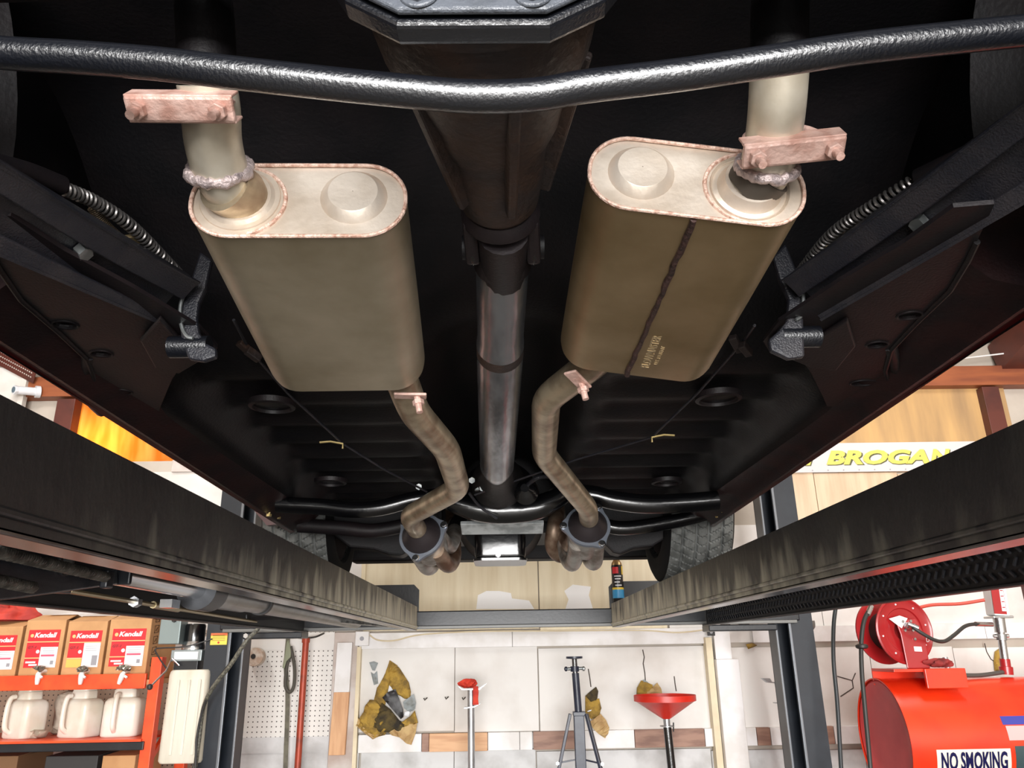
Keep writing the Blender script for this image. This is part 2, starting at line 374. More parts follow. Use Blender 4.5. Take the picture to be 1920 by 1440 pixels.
wp('pegboard', -260, 1186, 434, 1640, PEGT, Y=W+.028, label='tan pegboard behind the rack')
wp('batten', 322, 861, 560, 883, STUD, Y=W+.01, dep=.05); wp('batten', 561, 861, 1300, 883, STUD, Y=W+.01, dep=.05); wp('batten', -200, 861, 110, 883, BEAMD, Y=W+.01, dep=.05)
wp('batten', 680, 1030, 1246, 1037, IVORY, Y=W+.02, dep=.03); wp('batten', 676, 1037, 684, 1181, IVORY, Y=W+.015, dep=.03)
wp('post', 75, 748, 110, 1100, BEAMD, Y=W-.04, dep=.1, label='brown painted wall post')
wp('post', 1893, 724, 1926, 1182, BEAMD, Y=W-.04, dep=.1, label='brown painted wall post')
# rails
t1 = struct(obj('trim_1', MB().box(XL, XR, W+.025, W+.06, P(1000, 1211, Y=W).z, P(1000, 1183, Y=W).z), SHEET, smooth=0))
for (u0, u1) in ((674, 960), (961, 1340), (1412, 1620), (1621, 1850), (1851, 2010)):
    x0, x1, _, _ = wrect(u0, 1190, u1, 1200, W)
    obj('plank', MB().box(x0, x1, W, W+.03, P(1000, 1212, Y=W).z, P(1000, 1182, Y=W).z), WBOARD, t1, smooth=0, bevel=.002)
t2 = struct(obj('trim_2', MB().box(XL, XR, W+.025, W+.06, P(1000, 1404, Y=W).z, P(1000, 1374, Y=W).z), SHEETG, smooth=0))
for (u0, u1, m) in ((672, 790, WBOARD), (791, 804, BROWNW), (805, 914, PINE), (915, 974, WBOARD), (975, 998, WBOARD), (1000, 1078, BROWNW), (1079, 1190, WBOARD), (1191, 1322, BROWNW), (1323, 1344, WBOARD), (1400, 1420, WBOARD), (1421, 1446, BROWNW), (1447, 1540, WBOARD), (1541, 1566, BROWNW), (1567, 1700, WBOARD), (1701, 2010, WBOARD)):
    x0, x1, _, _ = wrect(u0, 1380, u1, 1400, W)
    dy = .012 if m is PINE else 0
    obj('plank', MB().box(x0, x1, W-dy, W+.03, P(1000, 1406, Y=W).z, P(1000, 1372, Y=W).z), m, t2, smooth=0, bevel=.002)
# wall-top beam
t3 = struct(obj('trim_3', MB().box(XL, XR, W-.05, W+.06, P(1820, 726, Y=W).z, P(1820, 690, Y=W).z), BEAMR, smooth=0, bevel=.004))
# upright studs
t4 = struct(obj('trim_4', MB().box(P(622, 1300, Y=W).x, P(668, 1300, Y=W).x, W-.01, W+.06, 0, P(645, 1186, Y=W).z), STUD, smooth=0, bevel=.003))
obj('edge_strip', MB().box(P(667, 1300, Y=W).x, P(674, 1300, Y=W).x, W-.02, W+.03, 0, P(672, 1213, Y=W).z), IVORY, t4, smooth=0)
x0 = P(1350, 1310, Y=W-.1).x; x1 = P(1393, 1310, Y=W-.1).x
t5 = struct(obj('trim_5', MB().box(x0, x1, W-.1, W+.06, 0, P(1370, 1236, Y=W-.1).z), WBOARD, smooth=0, bevel=.004))
obj('post_cap', MB().box(x0+.01, x1-.03, W-.06, W+.06, P(1370, 1236, Y=W-.1).z, P(1370, 1165, Y=W-.1).z), WBOARD, t5, smooth=0, bevel=.003)
obj('edge_strip', MB().box(x0-.045, x0-.004, W-.05, W+.03, 0, P(1340, 1195, Y=W).z), IVORY, t5, smooth=0)
# side walls, front wall with the open door, roof
struct(obj('wall_left', MB().box(XL-.1, XL, -5.1, 5.56, 0, 5.4), SIDE, smooth=0))
struct(obj('wall_right', MB().box(XR, XR+.1, -5.1, 5.56, 0, 5.4), SIDE, smooth=0))
fw = MB().box(XL, -2.3, -5.1, -5, 0, 5.4).box(3.1, XR, -5.1, -5, 0, 5.4).box(-2.3, 3.1, -5.1, -5, 3.7, 5.4)
struct(obj('wall_front', fw, SIDE, smooth=0))
rf = MB(); n = 90
prof = []
def roofz(y): return 3.72+(5.5-y)*.3 if y > .5 else 5.22-(.5-y)*.3
def rfn(u, v):
    x = XL+(XR-XL)*u; y = 5.56-10.66*v
    return V(x, y, roofz(y)+(.012 if int(u*n) % 6 < 1 else 0))
rf.grid(rfn, n, 12); k = len(rf.v); rf.add([p+V(0, 0, .06) for p in rf.v], [])
ceiling = struct(obj('ceiling', rf, ROOFM, smooth=0))
for y in (4.95, 3.9, 2.85, 1.8):
    obj('purlin', MB().box(XL, XR, y-.04, y+.04, roofz(y)-.12, roofz(y)-.02), BEAMD, ceiling, smooth=0)
for x in (-3.9, 3.82):
    obj('rafter', MB().beam((x, 5.42, roofz(5.42)-.16), (x, .6, roofz(.6)-.16), .16, .24), BEAMD, ceiling, smooth=0)
obj('conduit', MB().tube([P(1640, 692, Y=W-.1), P(1780, 675, Y=W-.1), P(1890, 662, Y=W-.1)], .006, 8), WBOARD, ceiling)
# ceiling lights (above the frame)
TUBE = mat('lamp_tube', (255, 250, 240), .5, emit=6)
def ceil_light(x, y, z, label, power):
    t = thing('ceiling_light', (x, y, z), label, 'light', 'strip lights above the lift')
    obj('housing', MB().box(x-.09, x+.09, y-.65, y+.65, z+.03, z+.09), WHITE, t, smooth=0, bevel=.01)
    for s in (-.045, .045): obj('lamp_tube', MB().tube([(x+s, y-.6, z+.01), (x+s, y+.6, z+.01)], .013, 10), TUBE, t)
    obj('hanger', MB().tube([(x, y, z+.08), (x, y, roofz(y))], .006, 8), BEAMD, t)
    l = area('strip_light', (x, y, z-.015), (x, y, 0), .16, 1.25, power, (1, .98, .95)); l.parent = t; l.location = (0, 0, -.015)
ceil_light(-2.7, 3.7, 3.95, 'white strip light hung over the shelving rack side of the lift', 42)
ceil_light(2.8, 3.6, 3.95, 'white strip light hung over the red tank side of the lift', 42)
# ------------------------------------------------------------------ four-post lift
ZB, ZT = 1.67, 1.795
def railmat():
    m = mat('lift_rail_dusty', (20, 20, 22), .42, c2=(40, 40, 38), scale=4.5, lo=.5, hi=.78, bump=.12, bscale=60, stretch=(1, 1, .5))
    nt = m.node_tree; N = nt.nodes; L = nt.links; b = N['Principled BSDF']
    old = b.inputs['Base Color'].links[0].from_socket
    g = N.new('ShaderNodeNewGeometry'); sp = N.new('ShaderNodeSeparateXYZ'); L.new(g.outputs['Position'], sp.inputs[0])
    # tan dust caked on the rail, thicker towards its front end and its lower half
    a = N.new('ShaderNodeMapRange'); a.inputs[1].default_value = .8; a.inputs[2].default_value = 3.4; L.new(sp.outputs['Y'], a.inputs[0])
    z = N.new('ShaderNodeMapRange'); z.inputs[1].default_value = 1.80; z.inputs[2].default_value = 1.68; z.inputs[3].default_value = -.35; z.inputs[4].default_value = .8; L.new(sp.outputs['Z'], z.inputs[0])
    mp = N.new('ShaderNodeMapping'); mp.inputs['Scale'].default_value = (1, 3, .6); L.new(g.outputs['Position'], mp.inputs[0])
    n = N.new('ShaderNodeTexNoise'); n.inputs['Scale'].default_value = 6; n.inputs['Detail'].default_value = 6; L.new(mp.outputs[0], n.inputs['Vector'])
    s1 = N.new('ShaderNodeMath'); s1.operation = 'MULTIPLY_ADD'; L.new(n.outputs['Fac'], s1.inputs[0]); s1.inputs[1].default_value = 3.2; s1.inputs[2].default_value = -2.25
    s2 = N.new('ShaderNodeMath'); s2.operation = 'ADD'; L.new(s1.outputs[0], s2.inputs[0]); L.new(z.outputs[0], s2.inputs[1])
    s3 = N.new('ShaderNodeMath'); s3.operation = 'ADD'; s3.use_clamp = True; L.new(s2.outputs[0], s3.inputs[0]); L.new(a.outputs[0], s3.inputs[1])
    s4 = N.new('ShaderNodeMath'); s4.operation = 'MULTIPLY'; L.new(s3.outputs[0], s4.inputs[0]); L.new(a.outputs[0], s4.inputs[1])
    mx = N.new('ShaderNodeMix'); mx.data_type = 'RGBA'; L.new(s4.outputs[0], mx.inputs[0]); L.new(old, mx.inputs[6]); mx.inputs[7].default_value = (*lin((212, 207, 184)), 1)
    L.new(mx.outputs[2], b.inputs['Base Color'])
    return m
RAIL = railmat()
LIP = mat('rail_lip_worn', (96, 92, 90), .24, .7, c2=(70, 60, 58), scale=9)
lift = thing('car_lift', (.05, 2, 0), 'black four-post car lift with two long runways holding up the car', 'car lift')
Y0, Y1 = -.62, 4.53
def runway(xi, xo):
    s = 1 if xo > xi else -1
    deck = obj('runway', MB().box(min(xi, xo)+.004, max(xi, xo)-.004, Y0, Y1, ZT-.008, ZT), LIFTD, lift, smooth=0)
    def bx(a, b): return (min(a, b), max(a, b))
    x0, x1 = bx(xi, xi+s*.008)
    obj('inner_rail', MB().box(x0, x1, Y0, Y1, ZB, ZT), RAIL, deck, smooth=0)
    # turned-in bottom lip with a small step
    x0, x1 = bx(xi, xi+s*.05)
    obj('rail_lip', MB().box(x0, x1, Y0, Y1, ZB-.004, ZB+.004), LIP, deck, smooth=0, bevel=.002)
    x0, x1 = bx(xi-s*.006, xi)
    obj('rail_rib', MB().box(x0, x1, Y0, Y1, ZB+.012, ZB+.022), RAIL, deck, smooth=0, bevel=.003)
    x0, x1 = bx(xo, xo-s*.008)
    obj('outer_rail', MB().box(x0, x1, Y0, Y1, ZB, ZT), LIFTD, deck, smooth=0)
    x0, x1 = bx(xo, xo-s*.035)
    obj('outer_lip', MB().box(x0, x1, Y0, Y1, ZB-.003, ZB+.004), LIFTD, deck, smooth=0, bevel=.002)
    return deck
rwL = runway(-.49, -1.13); rwR = runway(.608, 1.15)
lug = MB()
for j in range(4):
    z = 1.695+j*.026
    for i in range(112):
        y = .35+i*.037+(j % 2)*.018; a = math.radians(38 if j % 2 == 0 else 128)
        dy, dz = math.cos(a)*.011, math.sin(a)*.011
        lug.beam((1.139, y-dy, z-dz), (1.139, y+dy, z+dz), .005, .005, up=(1, 0, 0))
stuff(obj('tread_lugs', lug, mat('tread_lug', (110, 110, 116), .25, .8), rwR, smooth=0))
# crossbeams
def crossbeam(y, sg):
    cb = obj('crossbeam', MB().box(-1.6, 1.68, y, y+sg*.17, 1.688, 1.772), LIFTC, lift, smooth=0, bevel=.006)
    a, b = sorted((y-sg*.012, y+sg*.02))
    obj('beam_lip', MB().box(-1.58, 1.66, a, b, 1.674, 1.692), mat('beam_lip_dusty', (112, 112, 110), .45, .3), cb, smooth=0, bevel=.003)
    return cb
cbf = crossbeam(4.55, 1); cbr = crossbeam(-.64, -1)
# lower dark carriage seen outside the runways
for x0, x1 in ((-1.47, -1.14), (1.16, 1.55)):
    obj('carriage', MB().box(x0, x1, 4.56, 4.72, 1.638, 1.672), LIFTC, cbf, smooth=0, bevel=.005)
bz = MB(); hexhead(bz, (-1.45, 4.56, 1.655), (0, -1, 0), .014, .012); obj('bolt', bz, CHROME, cbf, smooth=0)
# wheel stops
for x0, x1, s in ((-.98, -.492, 1), (.612, .92, -1)):
    xi = x1 if s > 0 else x0; xo = x0 if s > 0 else x1
    obj('wheel_stop', MB().prism([(xo, 4.62, 1.772), (xi, 4.62, 1.772), (xi, 4.62, 1.895), (xi-s*.03, 4.62, 1.925), (xo, 4.62, 1.925)], (0, .012, 0)), LIFTB, cbf, smooth=0)
# posts: folded C-section with its open slot facing the bay
def post(x, s, y, front):
    h = 2.72
    f = -1 if front else 1
    def pl(a, b, c, d): return MB().box(min(x+s*a, x+s*b), max(x+s*a, x+s*b), min(y+f*c, y+f*d), max(y+f*c, y+f*d), .012, h)
    p = obj('post', pl(.08, .205, .08, .072), POSTB, lift, smooth=0)
    obj('post_back', pl(.0, .205, -.08, -.072), POSTB, p, smooth=0)
    obj('post_side', pl(.197, .205, -.072, .072), POSTB, p, smooth=0)
    obj('post_fold', pl(.08, .088, .072, .02), POSTB, p, smooth=0)
    obj('slot_flange', pl(.0, .012, .055, -.08), POSTB, p, smooth=0, bevel=.002)
    obj('slot_edge', pl(.064, .08, .086, .07), mat('worn_edge', (120, 124, 130), .3, .6), p, smooth=0, bevel=.003)
    obj('slot_edge', pl(-.004, .006, .062, .05), MATS['worn_edge'], p, smooth=0, bevel=.002)
    obj('base_plate', MB().box(x-.12+s*.12, x+.12+s*.16, y-.16, y+.16, 0, .014), POSTB, p, smooth=0)
    return p
pfL = post(-1.475, -1, 4.66, True); pfR = post(1.555, 1, 4.66, True)
post(-1.475, -1, -.75, False); post(1.555, 1, -.75, False)
x0, x1, z0, z1 = wrect(395, 1187, 426, 1209, 4.575)
st = obj('warning_sticker', MB().box(x0, x1, 4.574, 4.58, z0, z1), mat('sticker_yellow', (240, 214, 84), .4), pfL, smooth=0, label='yellow sticker with orange band')
obj('sticker_band', MB().box(x0, x1, 4.573, 4.5745, z1-.014, z1), mat('sticker_orange', (226, 110, 60), .4), st, smooth=0)
for k in range(4): obj('sticker_line', MB().box(x0+.01, x1-.012, 4.573, 4.5745, z0+.022+k*.009, z0+.025+k*.009), mat('sticker_print', (176, 140, 60), .5), st, smooth=0)
obj('sticker_mark', MB().lathe([(0, .006), (.001, .006)], ((x0+x1)/2, 4.5735, z0+.012), (0, -1, 0), 12), mat('sticker_red', (200, 40, 36), .4), st, smooth=0)
# hydraulic cylinder under the left runway
CYL = mat('cylinder_grey', (112, 112, 112), .34, .5, c2=(84, 84, 84), scale=8)
cx, cz = -.80, 1.715
cyl = obj('hydraulic_cylinder', MB().lathe([(0, .041), (.3, .041), (.305, .037), (2.2, .037)], (cx, 2.14, cz), (0, 1, 0), 32), CYL, lift)
obj('cylinder_head', MB().lathe([(-.045, .026), (-.045, .052), (.05, .052), (.055, .041)], (cx, 2.12, cz), (0, 1, 0), 32), mat('cylinder_head_dark', (48, 50, 54), .4, .3), cyl)
obj('cylinder_band', MB().lathe([(0, .0415), (.02, .0415)], (cx, 2.62, cz), (0, 1, 0), 32), LIFTD, cyl)
obj('piston_rod', MB().lathe([(0, .024), (.5, .024)], (cx, 1.6, cz), (0, 1, 0), 24), CHROME, cyl)
obj('rod_nut', MB().box(cx-.05, cx-.02, 1.98, 2.03, cz-.05, cz-.03), CHROME, cyl, smooth=0)
# pulley block: two side plates with cable clevis, axle bolt
pb = obj('pulley_block', MB().prism([P(u, v, X=-.735) for u, v in ((-20, 985), (218, 1036), (222, 1096), (30, 1123), (-20, 1128))], (-.012, 0, 0)), LIFTC, lift, smooth=0, bevel=.003)
obj('side_plate', MB().prism([(-.865, 1.0, 1.735), (-.865, 1.0, 1.66), (-.865, 1.14, 1.652), (-.865, 1.60, 1.672), (-.865, 1.60, 1.735)], (-.012, 0, 0)), LIFTC, pb, smooth=0, bevel=.003)
obj('end_plate', MB().box(-.90, -.715, P(222, 1096, X=-.735).y, P(222, 1096, X=-.735).y+.012, P(222, 1096, X=-.735).z, 1.745), LIFTC, pb, smooth=0, bevel=.003)
bc = P(120, 1056, X=-.734)
ab = obj('axle_bolt', MB().lathe([(0, .021), (.006, .021), (.0061, .0165), (.004, .016)], bc, (1, 0, 0), 28), CHROME, pb)
obj('bolt_face', MB().lathe([(0, .0145), (.006, .0145), (.007, .013)], bc, (1, 0, 0), 28), ALU, ab)
obj('clevis', MB().box(-.722, -.708, 1.42, 1.445, 1.668, 1.70), LIFTC, pb, smooth=0, bevel=.003)
bl = P(22, 1010, Y=1.1); obj('block_tab', MB().beam(bl+V(-.05, 0, 0), bl+V(.03, .02, 0), .03, .014), ALU, pb, smooth=0, bevel=.003)
ROPE = mat('wire_rope', (84, 80, 74), .45, .5, c2=(52, 48, 44), scale=40)
def rope(a, b, r, turns):
    a = Vector(a); b = Vector(b)
    m_ = obj('wire_rope', MB().tube([a, b], r*.55, 8), ROPE, lift)
    ax = (b-a).normalized(); s_ = ax.cross(V(0, 0, 1)).normalized(); u_ = s_.cross(ax); N = int(turns*10)
    for k in range(6):
        pts = []
        for i in range(N+1):
            t = i/N; an = 2*math.pi*(turns*t+k/6); pts.append(a.lerp(b, t)+(s_*math.cos(an)+u_*math.sin(an))*r*.6)
        obj('strand', MB().tube(pts, r*.36, 6), ROPE, m_)
rope(P(-60, 1022, X=-.70), P(198, 1082, X=-.70), .010, 11)
rope(P(-60, 1078, X=-.73), P(62, 1102, X=-.73), .010, 6)
# tie rod with coupling, air line bars, guide rod
a = P(130, 1108, Y=1.7); b = P(480, 1166, Y=3.6)
tr = obj('tie_rod', MB().tube([a, b], .006, 8), mat('rod_brassy', (150, 136, 104), .4, .6), lift)
c = a.lerp(b, .2); hb = MB(); hexhead(hb, c, b-a, .014, .03); obj('rod_nut', hb, CHROME, tr, smooth=0)
obj('rod_sleeve', MB().tube([a.lerp(b, .28), a.lerp(b, .4)], .010, 10), tr.active_material, tr)
obj('air_line_bar', MB().beam(P(390, 1160, Y=3.4), P(700, 1158, Y=4.2), .012, .016), LIFTB, lift, smooth=0)
obj('bar_stay', MB().beam(P(541, 1158, Y=3.7), P(541, 1122, Y=3.7), .012, .012, up=(0, 1, 0)), LIFTB, lift, smooth=0)
obj('bar_clip', MB().tube([P(462, 1162, Y=3.5), P(462, 1153, Y=3.5), P(458, 1152, Y=3.5)], .004, 8), CHROME, lift)
obj('light_bar', MB().beam(P(580, 1160, Y=3.6), P(776, 1178, Y=4.5), .03, .012), ALU, lift, smooth=0)
# ------------------------------------------------------------------ the car (seen from below)
car = thing('car', (0, 1.9, ZT), 'dark red car raised on the lift with its black underside and twin mufflers showing', 'car')
def sst(a, b, x):
    t = max(0, min(1, (x-a)/(b-a))); return t*t*(3-2*t)
def floorz(x, y):
    z = 2.40-.315*sst(.95, 1.5, y)+.2*sst(2.8, 3.05, y)
    a = sst(1.2, 1.6, y)
    z += (.03+.12*a)*math.exp(-(abs(x)/.17)**4)
    if 1.45 < y < 2.75 and abs(x) > .2:
        t = (y-1.5) % .17/.17; z += .022*(sst(.0, .25, t)-sst(.55, .8, t))*sst(.2, .27, abs(x))*(1-sst(.58, .64, abs(x)))
    z -= .06*sst(.60, .68, abs(x))*a
    return z
fp = MB().grid(lambda u, v: V(-.70+1.4*u, -.55+3.65*v, floorz(-.70+1.4*u, -.55+3.65*v)), 84, 150)
floor_pan = obj('floor_pan', fp, UNDER, car, smooth=50)
for u, v in ((510, 762), (1347, 748), (905, 945), (1250, 905), (620, 905)):
    q = P(u, v, Z=2.065); 
    if abs(q.x) < .1: continue
    dp = obj('drain_plug', MB().lathe([(.0, .052), (-.012, .05), (-.014, .042), (-.006, .040)], (q.x, q.y, 2.075), (0, 0, 1), 28), UNDERB, floor_pan)
    obj('plug_disc', MB().lathe([(0, .041), (.002, .041)], (q.x, q.y, 2.068), (0, 0, 1), 28), GLOSSB2, dp)
# rocker panels and body shell
for s in (-1, 1):
    xo = .792
    pr = [(.66, 2.05), (.70, 2.012), (.745, 2.000), (.765, 1.985), (.772, 1.985), (.778, 2.005), (xo, 2.01), (xo+.03, 2.06), (.76, 2.15), (.66, 2.15)]
    rk = obj('rocker_panel', MB().prism([(s*a, .98, z+.028) for a, z in pr], (0, 1.84, -.036)), RED_EDGE, car, smooth=30)
    obj('painted_lip', MB().prism([(s*a, .95, z) for a, z in ((xo-.014, 2.02), (xo+.002, 2.016), (xo+.034, 2.078), (xo+.03, 2.09))], (0, 1.95, -.037)), MAROON, rk, smooth=0)
    qb = [(505, 957), (522, 962)] if s < 0 else [(1345, 960), (1356, 950)]
    for u, v in qb:
        q = P(u, v, X=s*.76); m_ = MB(); m_.tube([q+V(0, 0, .02), q+V(0, 0, -.012)], .005, 8); hexhead(m_, q+V(0, 0, -.012), (0, 0, -1), .009, .008)
        obj('fender_bolt', m_, BRASS, rk, smooth=30)
    fe = [P(u, v, Y=2.80) for u, v in ((462, 940), (500, 985), (520, 983), (548, 975), (540, 950))]
    if s > 0: fe = [P(u, v, Y=2.80) for u, v in ((1400, 935), (1352, 972), (1335, 974), (1312, 968), (1320, 945))]
    obj('fender_tip', MB().prism(fe, (0, .03, 0)), MAROON, rk, smooth=0)
def bodyfn(u, v):
    y = -.75+4.95*v; a = math.pi*u
    x = .80+.0*a; prof = [(-.80, 2.02), (-.87, 2.15), (-.90, 2.35), (-.88, 2.58), (-.80, 2.70), (-.4, 2.74), (0, 2.76), (.4, 2.74), (.80, 2.70), (.88, 2.58), (.90, 2.35), (.87, 2.15), (.80, 2.02)]
    i = u*(len(prof)-1); k = min(int(i), len(prof)-2); t = i-k
    return V(prof[k][0]*(1-t)+prof[k+1][0]*t, y, prof[k][1]*(1-t)+prof[k+1][1]*t)
bs = MB().grid(bodyfn, 48, 66); keep = []
for f in bs.f:
    c = sum((bs.v[i] for i in f), V(0, 0, 0))/4
    if c.z < 2.6 and min((c.y-.45)**2+(c.z-2.1)**2, (c.y-3.2)**2+(c.z-2.1)**2) < .39**2: continue
    keep.append(f)
bs.f = keep; obj('body_shell', bs, MAROON, car, smooth=40)
bi = MB(); bi.v = [V(v.x*.985, v.y, v.z-.012) for v in bs.v]; bi.f = list(keep); obj('inner_body', bi, UNDER, car, smooth=40)
obj('rear_valance', MB().box(-.8, .8, -.75, -.55, 2.3, 2.6), UNDER, car, smooth=0, bevel=.02)
obj('front_valance', MB().box(-.8, .8, 4.05, 4.2, 2.0, 2.6), UNDER, car, smooth=0, bevel=.02)
for s in (-1, 1):
    for yc in (.45, 3.2):
        def ww(u, v):
            t = math.pi*(.02+.96*u); r = .385
            return V(s*(.865-.25*v), yc+r*math.cos(t), 2.11+r*math.sin(t))
        wv = MB().grid(ww, 24, 4)
        obj('wheel_well', wv, UNDER, car)
# torque boxes: plates with pressed holes at the rear of the floor
TB = [(-60, 400), (-20, 470), (0, 505), (40, 562), (110, 622), (163, 672), (178, 712), (172, 742), (195, 775), (240, 792), (288, 800), (302, 760), (322, 712), (345, 678), (395, 676), (408, 652), (375, 615), (330, 588), (250, 540), (120, 470), (20, 405)]
TH = [((122, 609), .019), ((190, 663), .018), ((222, 735), .026)]
for s in (-1, 1):
    out = [P(u, v, Z=2.028) for u, v in TB]; sh = 0 if s < 0 else -.03
    def mir(q): return q if s < 0 else V(-q.x+sh, q.y, q.z)
    holes = []
    for (u, v), r in TH:
        c = P(u, v, Z=2.028); holes.append([mir(p) for p in ring2(c, r, 18, V(1, 0, 0), V(0, 1, 0), 1.0, .8 if r < .02 else .62)])
    tb = obj('torque_box', MB().plate([mir(p) for p in out], holes, (0, 0, .006)), UNDERB, car, smooth=0)
    for h in holes: obj('hole_lip', MB().tube(h, .0022, 6, closed=True), UNDERB, tb)
    obj('box_flange', MB().tube([mir(p)+V(0, 0, -.001) for p in out[1:11]], .004, 8), UNDERB, tb)
    edge = [mir(P(u, v, Z=2.028)) for u, v in ((165, 672), (160, 700), (158, 730), (172, 760), (190, 778))]
    obj('formed_lip', MB().tube(spline([p+V(0, 0, .008) for p in edge], 5), .012, 10), UNDERB, tb)
    obj('box_skin', MB().prism([mir(P(u, v, Z=2.06)) for u, v in ((-60, 380), (30, 560), (170, 690), (190, 760), (300, 780), (330, 700), (250, 560), (50, 420))], (0, 0, .004)), UNDER, tb, smooth=0)
# lower control arms with brackets, brake cables
for s in (-1, 1):
    m = lambda x, y, z: V(s*x+(0 if s < 0 else -.012), y, z)
    A = P(334, 574, Y=1.07) if s < 0 else P(1508, 568, Y=1.07); C_ = P(0, 404, Y=.745) if s < 0 else P(1920, 300, Y=.715)
    B = A+(C_-A)*1.75; av = (B-A).normalized(); cv_ = V(-s*.35, -.75, -.55); cv_ = (cv_-av*cv_.dot(av)).normalized(); uv = av.cross(cv_).normalized()
    if uv.z < 0: uv = -uv
    la = obj('lower_control_arm', MB().beam(A-cv_*.022, B-cv_*.024, .078, .006, up=cv_, w1=.086), ARM, car, smooth=0)
    N_ = 14
    def strip(o0, o1, w0, w1, wob):
        g = []
        for i in range(N_+1):
            t = i/N_; c = A.lerp(B, t)+uv*(o0+(o1-o0)*t+wob*math.sin(math.pi*min(1, t*1.6))); g.append((c, w0+(w1-w0)*t))
        return g
    for nm_, g, dep in (('top_flange', strip(.030, .040, .036, .026, -.004), .006), ('bottom_flange', strip(-.030, -.034, .016, .030, .0), .006)):
        mb_ = MB()
        rings = [[c+uv*w_*.5, c-uv*w_*.5, c-uv*w_*.5-cv_*dep, c+uv*w_*.5-cv_*dep] for c, w_ in g]
        mb_.loft(rings); obj(nm_, mb_, ARM, la, smooth=0, bevel=.002)
    obj('top_edge', MB().tube([c+uv*(w_*.5) for c, w_ in strip(.030, .040, .036, .026, -.004)], .0022, 6), ALU if False else ARM, la)
    obj('bottom_wall', MB().beam(A-uv*.036-cv_*.012, B-uv*.046-cv_*.012, .004, .026, up=cv_), ARM, la, smooth=0)
    obj('top_wall', MB().beam(A+uv*.044-cv_*.012, B+uv*.050-cv_*.012, .004, .026, up=cv_), ARM, la, smooth=0)
    for t in (.34, .62):
        c = A.lerp(B, t)+uv*.004-cv_*.018; mm = MB(); hexhead(mm, c, cv_, .010, .014); obj('arm_bolt', mm, ALU, la, smooth=0)
    pk = ((300, 598), (335, 636), (385, 640), (406, 654), (400, 670), (372, 680), (335, 702), (290, 690), (262, 640)) if s < 0 else ((1590, 600), (1540, 632), (1470, 622), (1440, 644), (1446, 660), (1480, 674), (1520, 690), (1568, 696), (1605, 650))
    obj('spring_pocket', MB().prism([P(u, v, Z=2.018) for u, v in pk], (0, 0, .008)), UNDERB, la, smooth=0, bevel=.003)
    bpx = ((374, 470), (396, 486), (384, 540), (372, 566), (368, 596), (372, 622), (384, 642), (404, 652), (404, 668), (380, 676), (352, 672), (340, 640), (334, 600), (336, 576), (352, 540))
    if s > 0: bpx = ((1474, 455), (1450, 480), (1462, 520), (1480, 560), (1476, 600), (1462, 618), (1442, 636), (1446, 656), (1480, 672), (1510, 668), (1508, 620), (1506, 560), (1500, 520), (1484, 480))
    br = obj('arm_bracket', MB().prism([P(u, v, Y=1.085) for u, v in bpx], (0, .014, 0)), ARM, la, smooth=0, bevel=.004)
    e = [(347, 545), (338, 575), (340, 610), (350, 630), (362, 634)] if s < 0 else [(1497, 520), (1506, 555), (1503, 590), (1492, 600)]
    obj('bracket_edge', MB().tube(spline([P(u, v, Y=1.08) for u, v in e], 4), .003, 8), ALU, br)
    q = P(355, 655, Y=1.10) if s < 0 else P(1500, 636, Y=1.10)
    obj('bushing', MB().tube([q+V(-.03, 0, .004), q+V(.03, 0, .004)], .017, 18), GLOSSB, br)
    # parking brake cable: rubber sleeve, bare spring, inner cable
    if s < 0: pts = [P(-60, 284, Y=.72), P(0, 308, Y=.76), P(60, 326, Y=.80), P(116, 348, Y=.84)]; sp_ = [P(120, 354, Y=.845), P(180, 380, Y=.90), P(250, 428, Y=.97), P(335, 515, Y=1.10)]
    else: pts = [P(1990, 205, Y=.68), P(1900, 250, Y=.74), P(1800, 297, Y=.80), P(1722, 334, Y=.85)]; sp_ = [P(1716, 338, Y=.855), P(1640, 385, Y=.91), P(1560, 440, Y=1.0), P(1498, 515, Y=1.12)]
    slv = obj('brake_cable_sleeve', MB().tube(spline(pts, 6), .0125, 16), UNDERB, car)
    obj('cable_spring', MB().tube(helix(sp_, .0078, 34, 12), .0024, 6), SPRING, slv)
    obj('inner_cable', MB().tube(spline(sp_, 6), .0036, 8), UNDER, slv)
    sp2 = [P(172, 388, Y=.93), P(200, 424, Y=.96), P(236, 456, Y=.99)] if s < 0 else [P(1650, 398, Y=.95), P(1610, 432, Y=.98), P(1570, 470, Y=1.02)]
    s2 = obj('cable_end_spring', MB().tube(helix(sp2, .0062, 26, 10), .0013, 5), mat('spring_tan', (120, 104, 84), .5, .4), slv)
    q = sp2[-1]; obj('cable_clip', MB().beam(q+V(-.02, 0, 0), q+V(.02, .0, .008), .02, .006), mat('clip_yellow', (150, 132, 96), .5, .4), slv, smooth=0)
    # brake line along the floor
    ln = [(438, 600), (465, 652), (540, 738), (643, 832), (720, 880), (800, 922)] if s < 0 else [(1415, 610), (1392, 642), (1310, 735), (1222, 820), (1080, 862), (890, 928)]
    ys = [1.25, 1.36, 1.55, 1.78, 1.95, 2.12]
    bl_ = obj('cable_run', MB().tube([P(u, v, Y=y) for (u, v), y in zip(ln, ys)], .0028, 8), ARM, car)
    q = P(*ln[1], Y=1.34); kb = MB(); kb.beam(q+V(-.018, 0, .012), q+V(.004, .03, -.006), .016, .012); kb.beam(q+V(-.002, 0, -.004), q+V(.018, .02, -.016), .014, .016)
    obj('cable_connector', kb, HOUSE, bl_, smooth=0, bevel=.002)
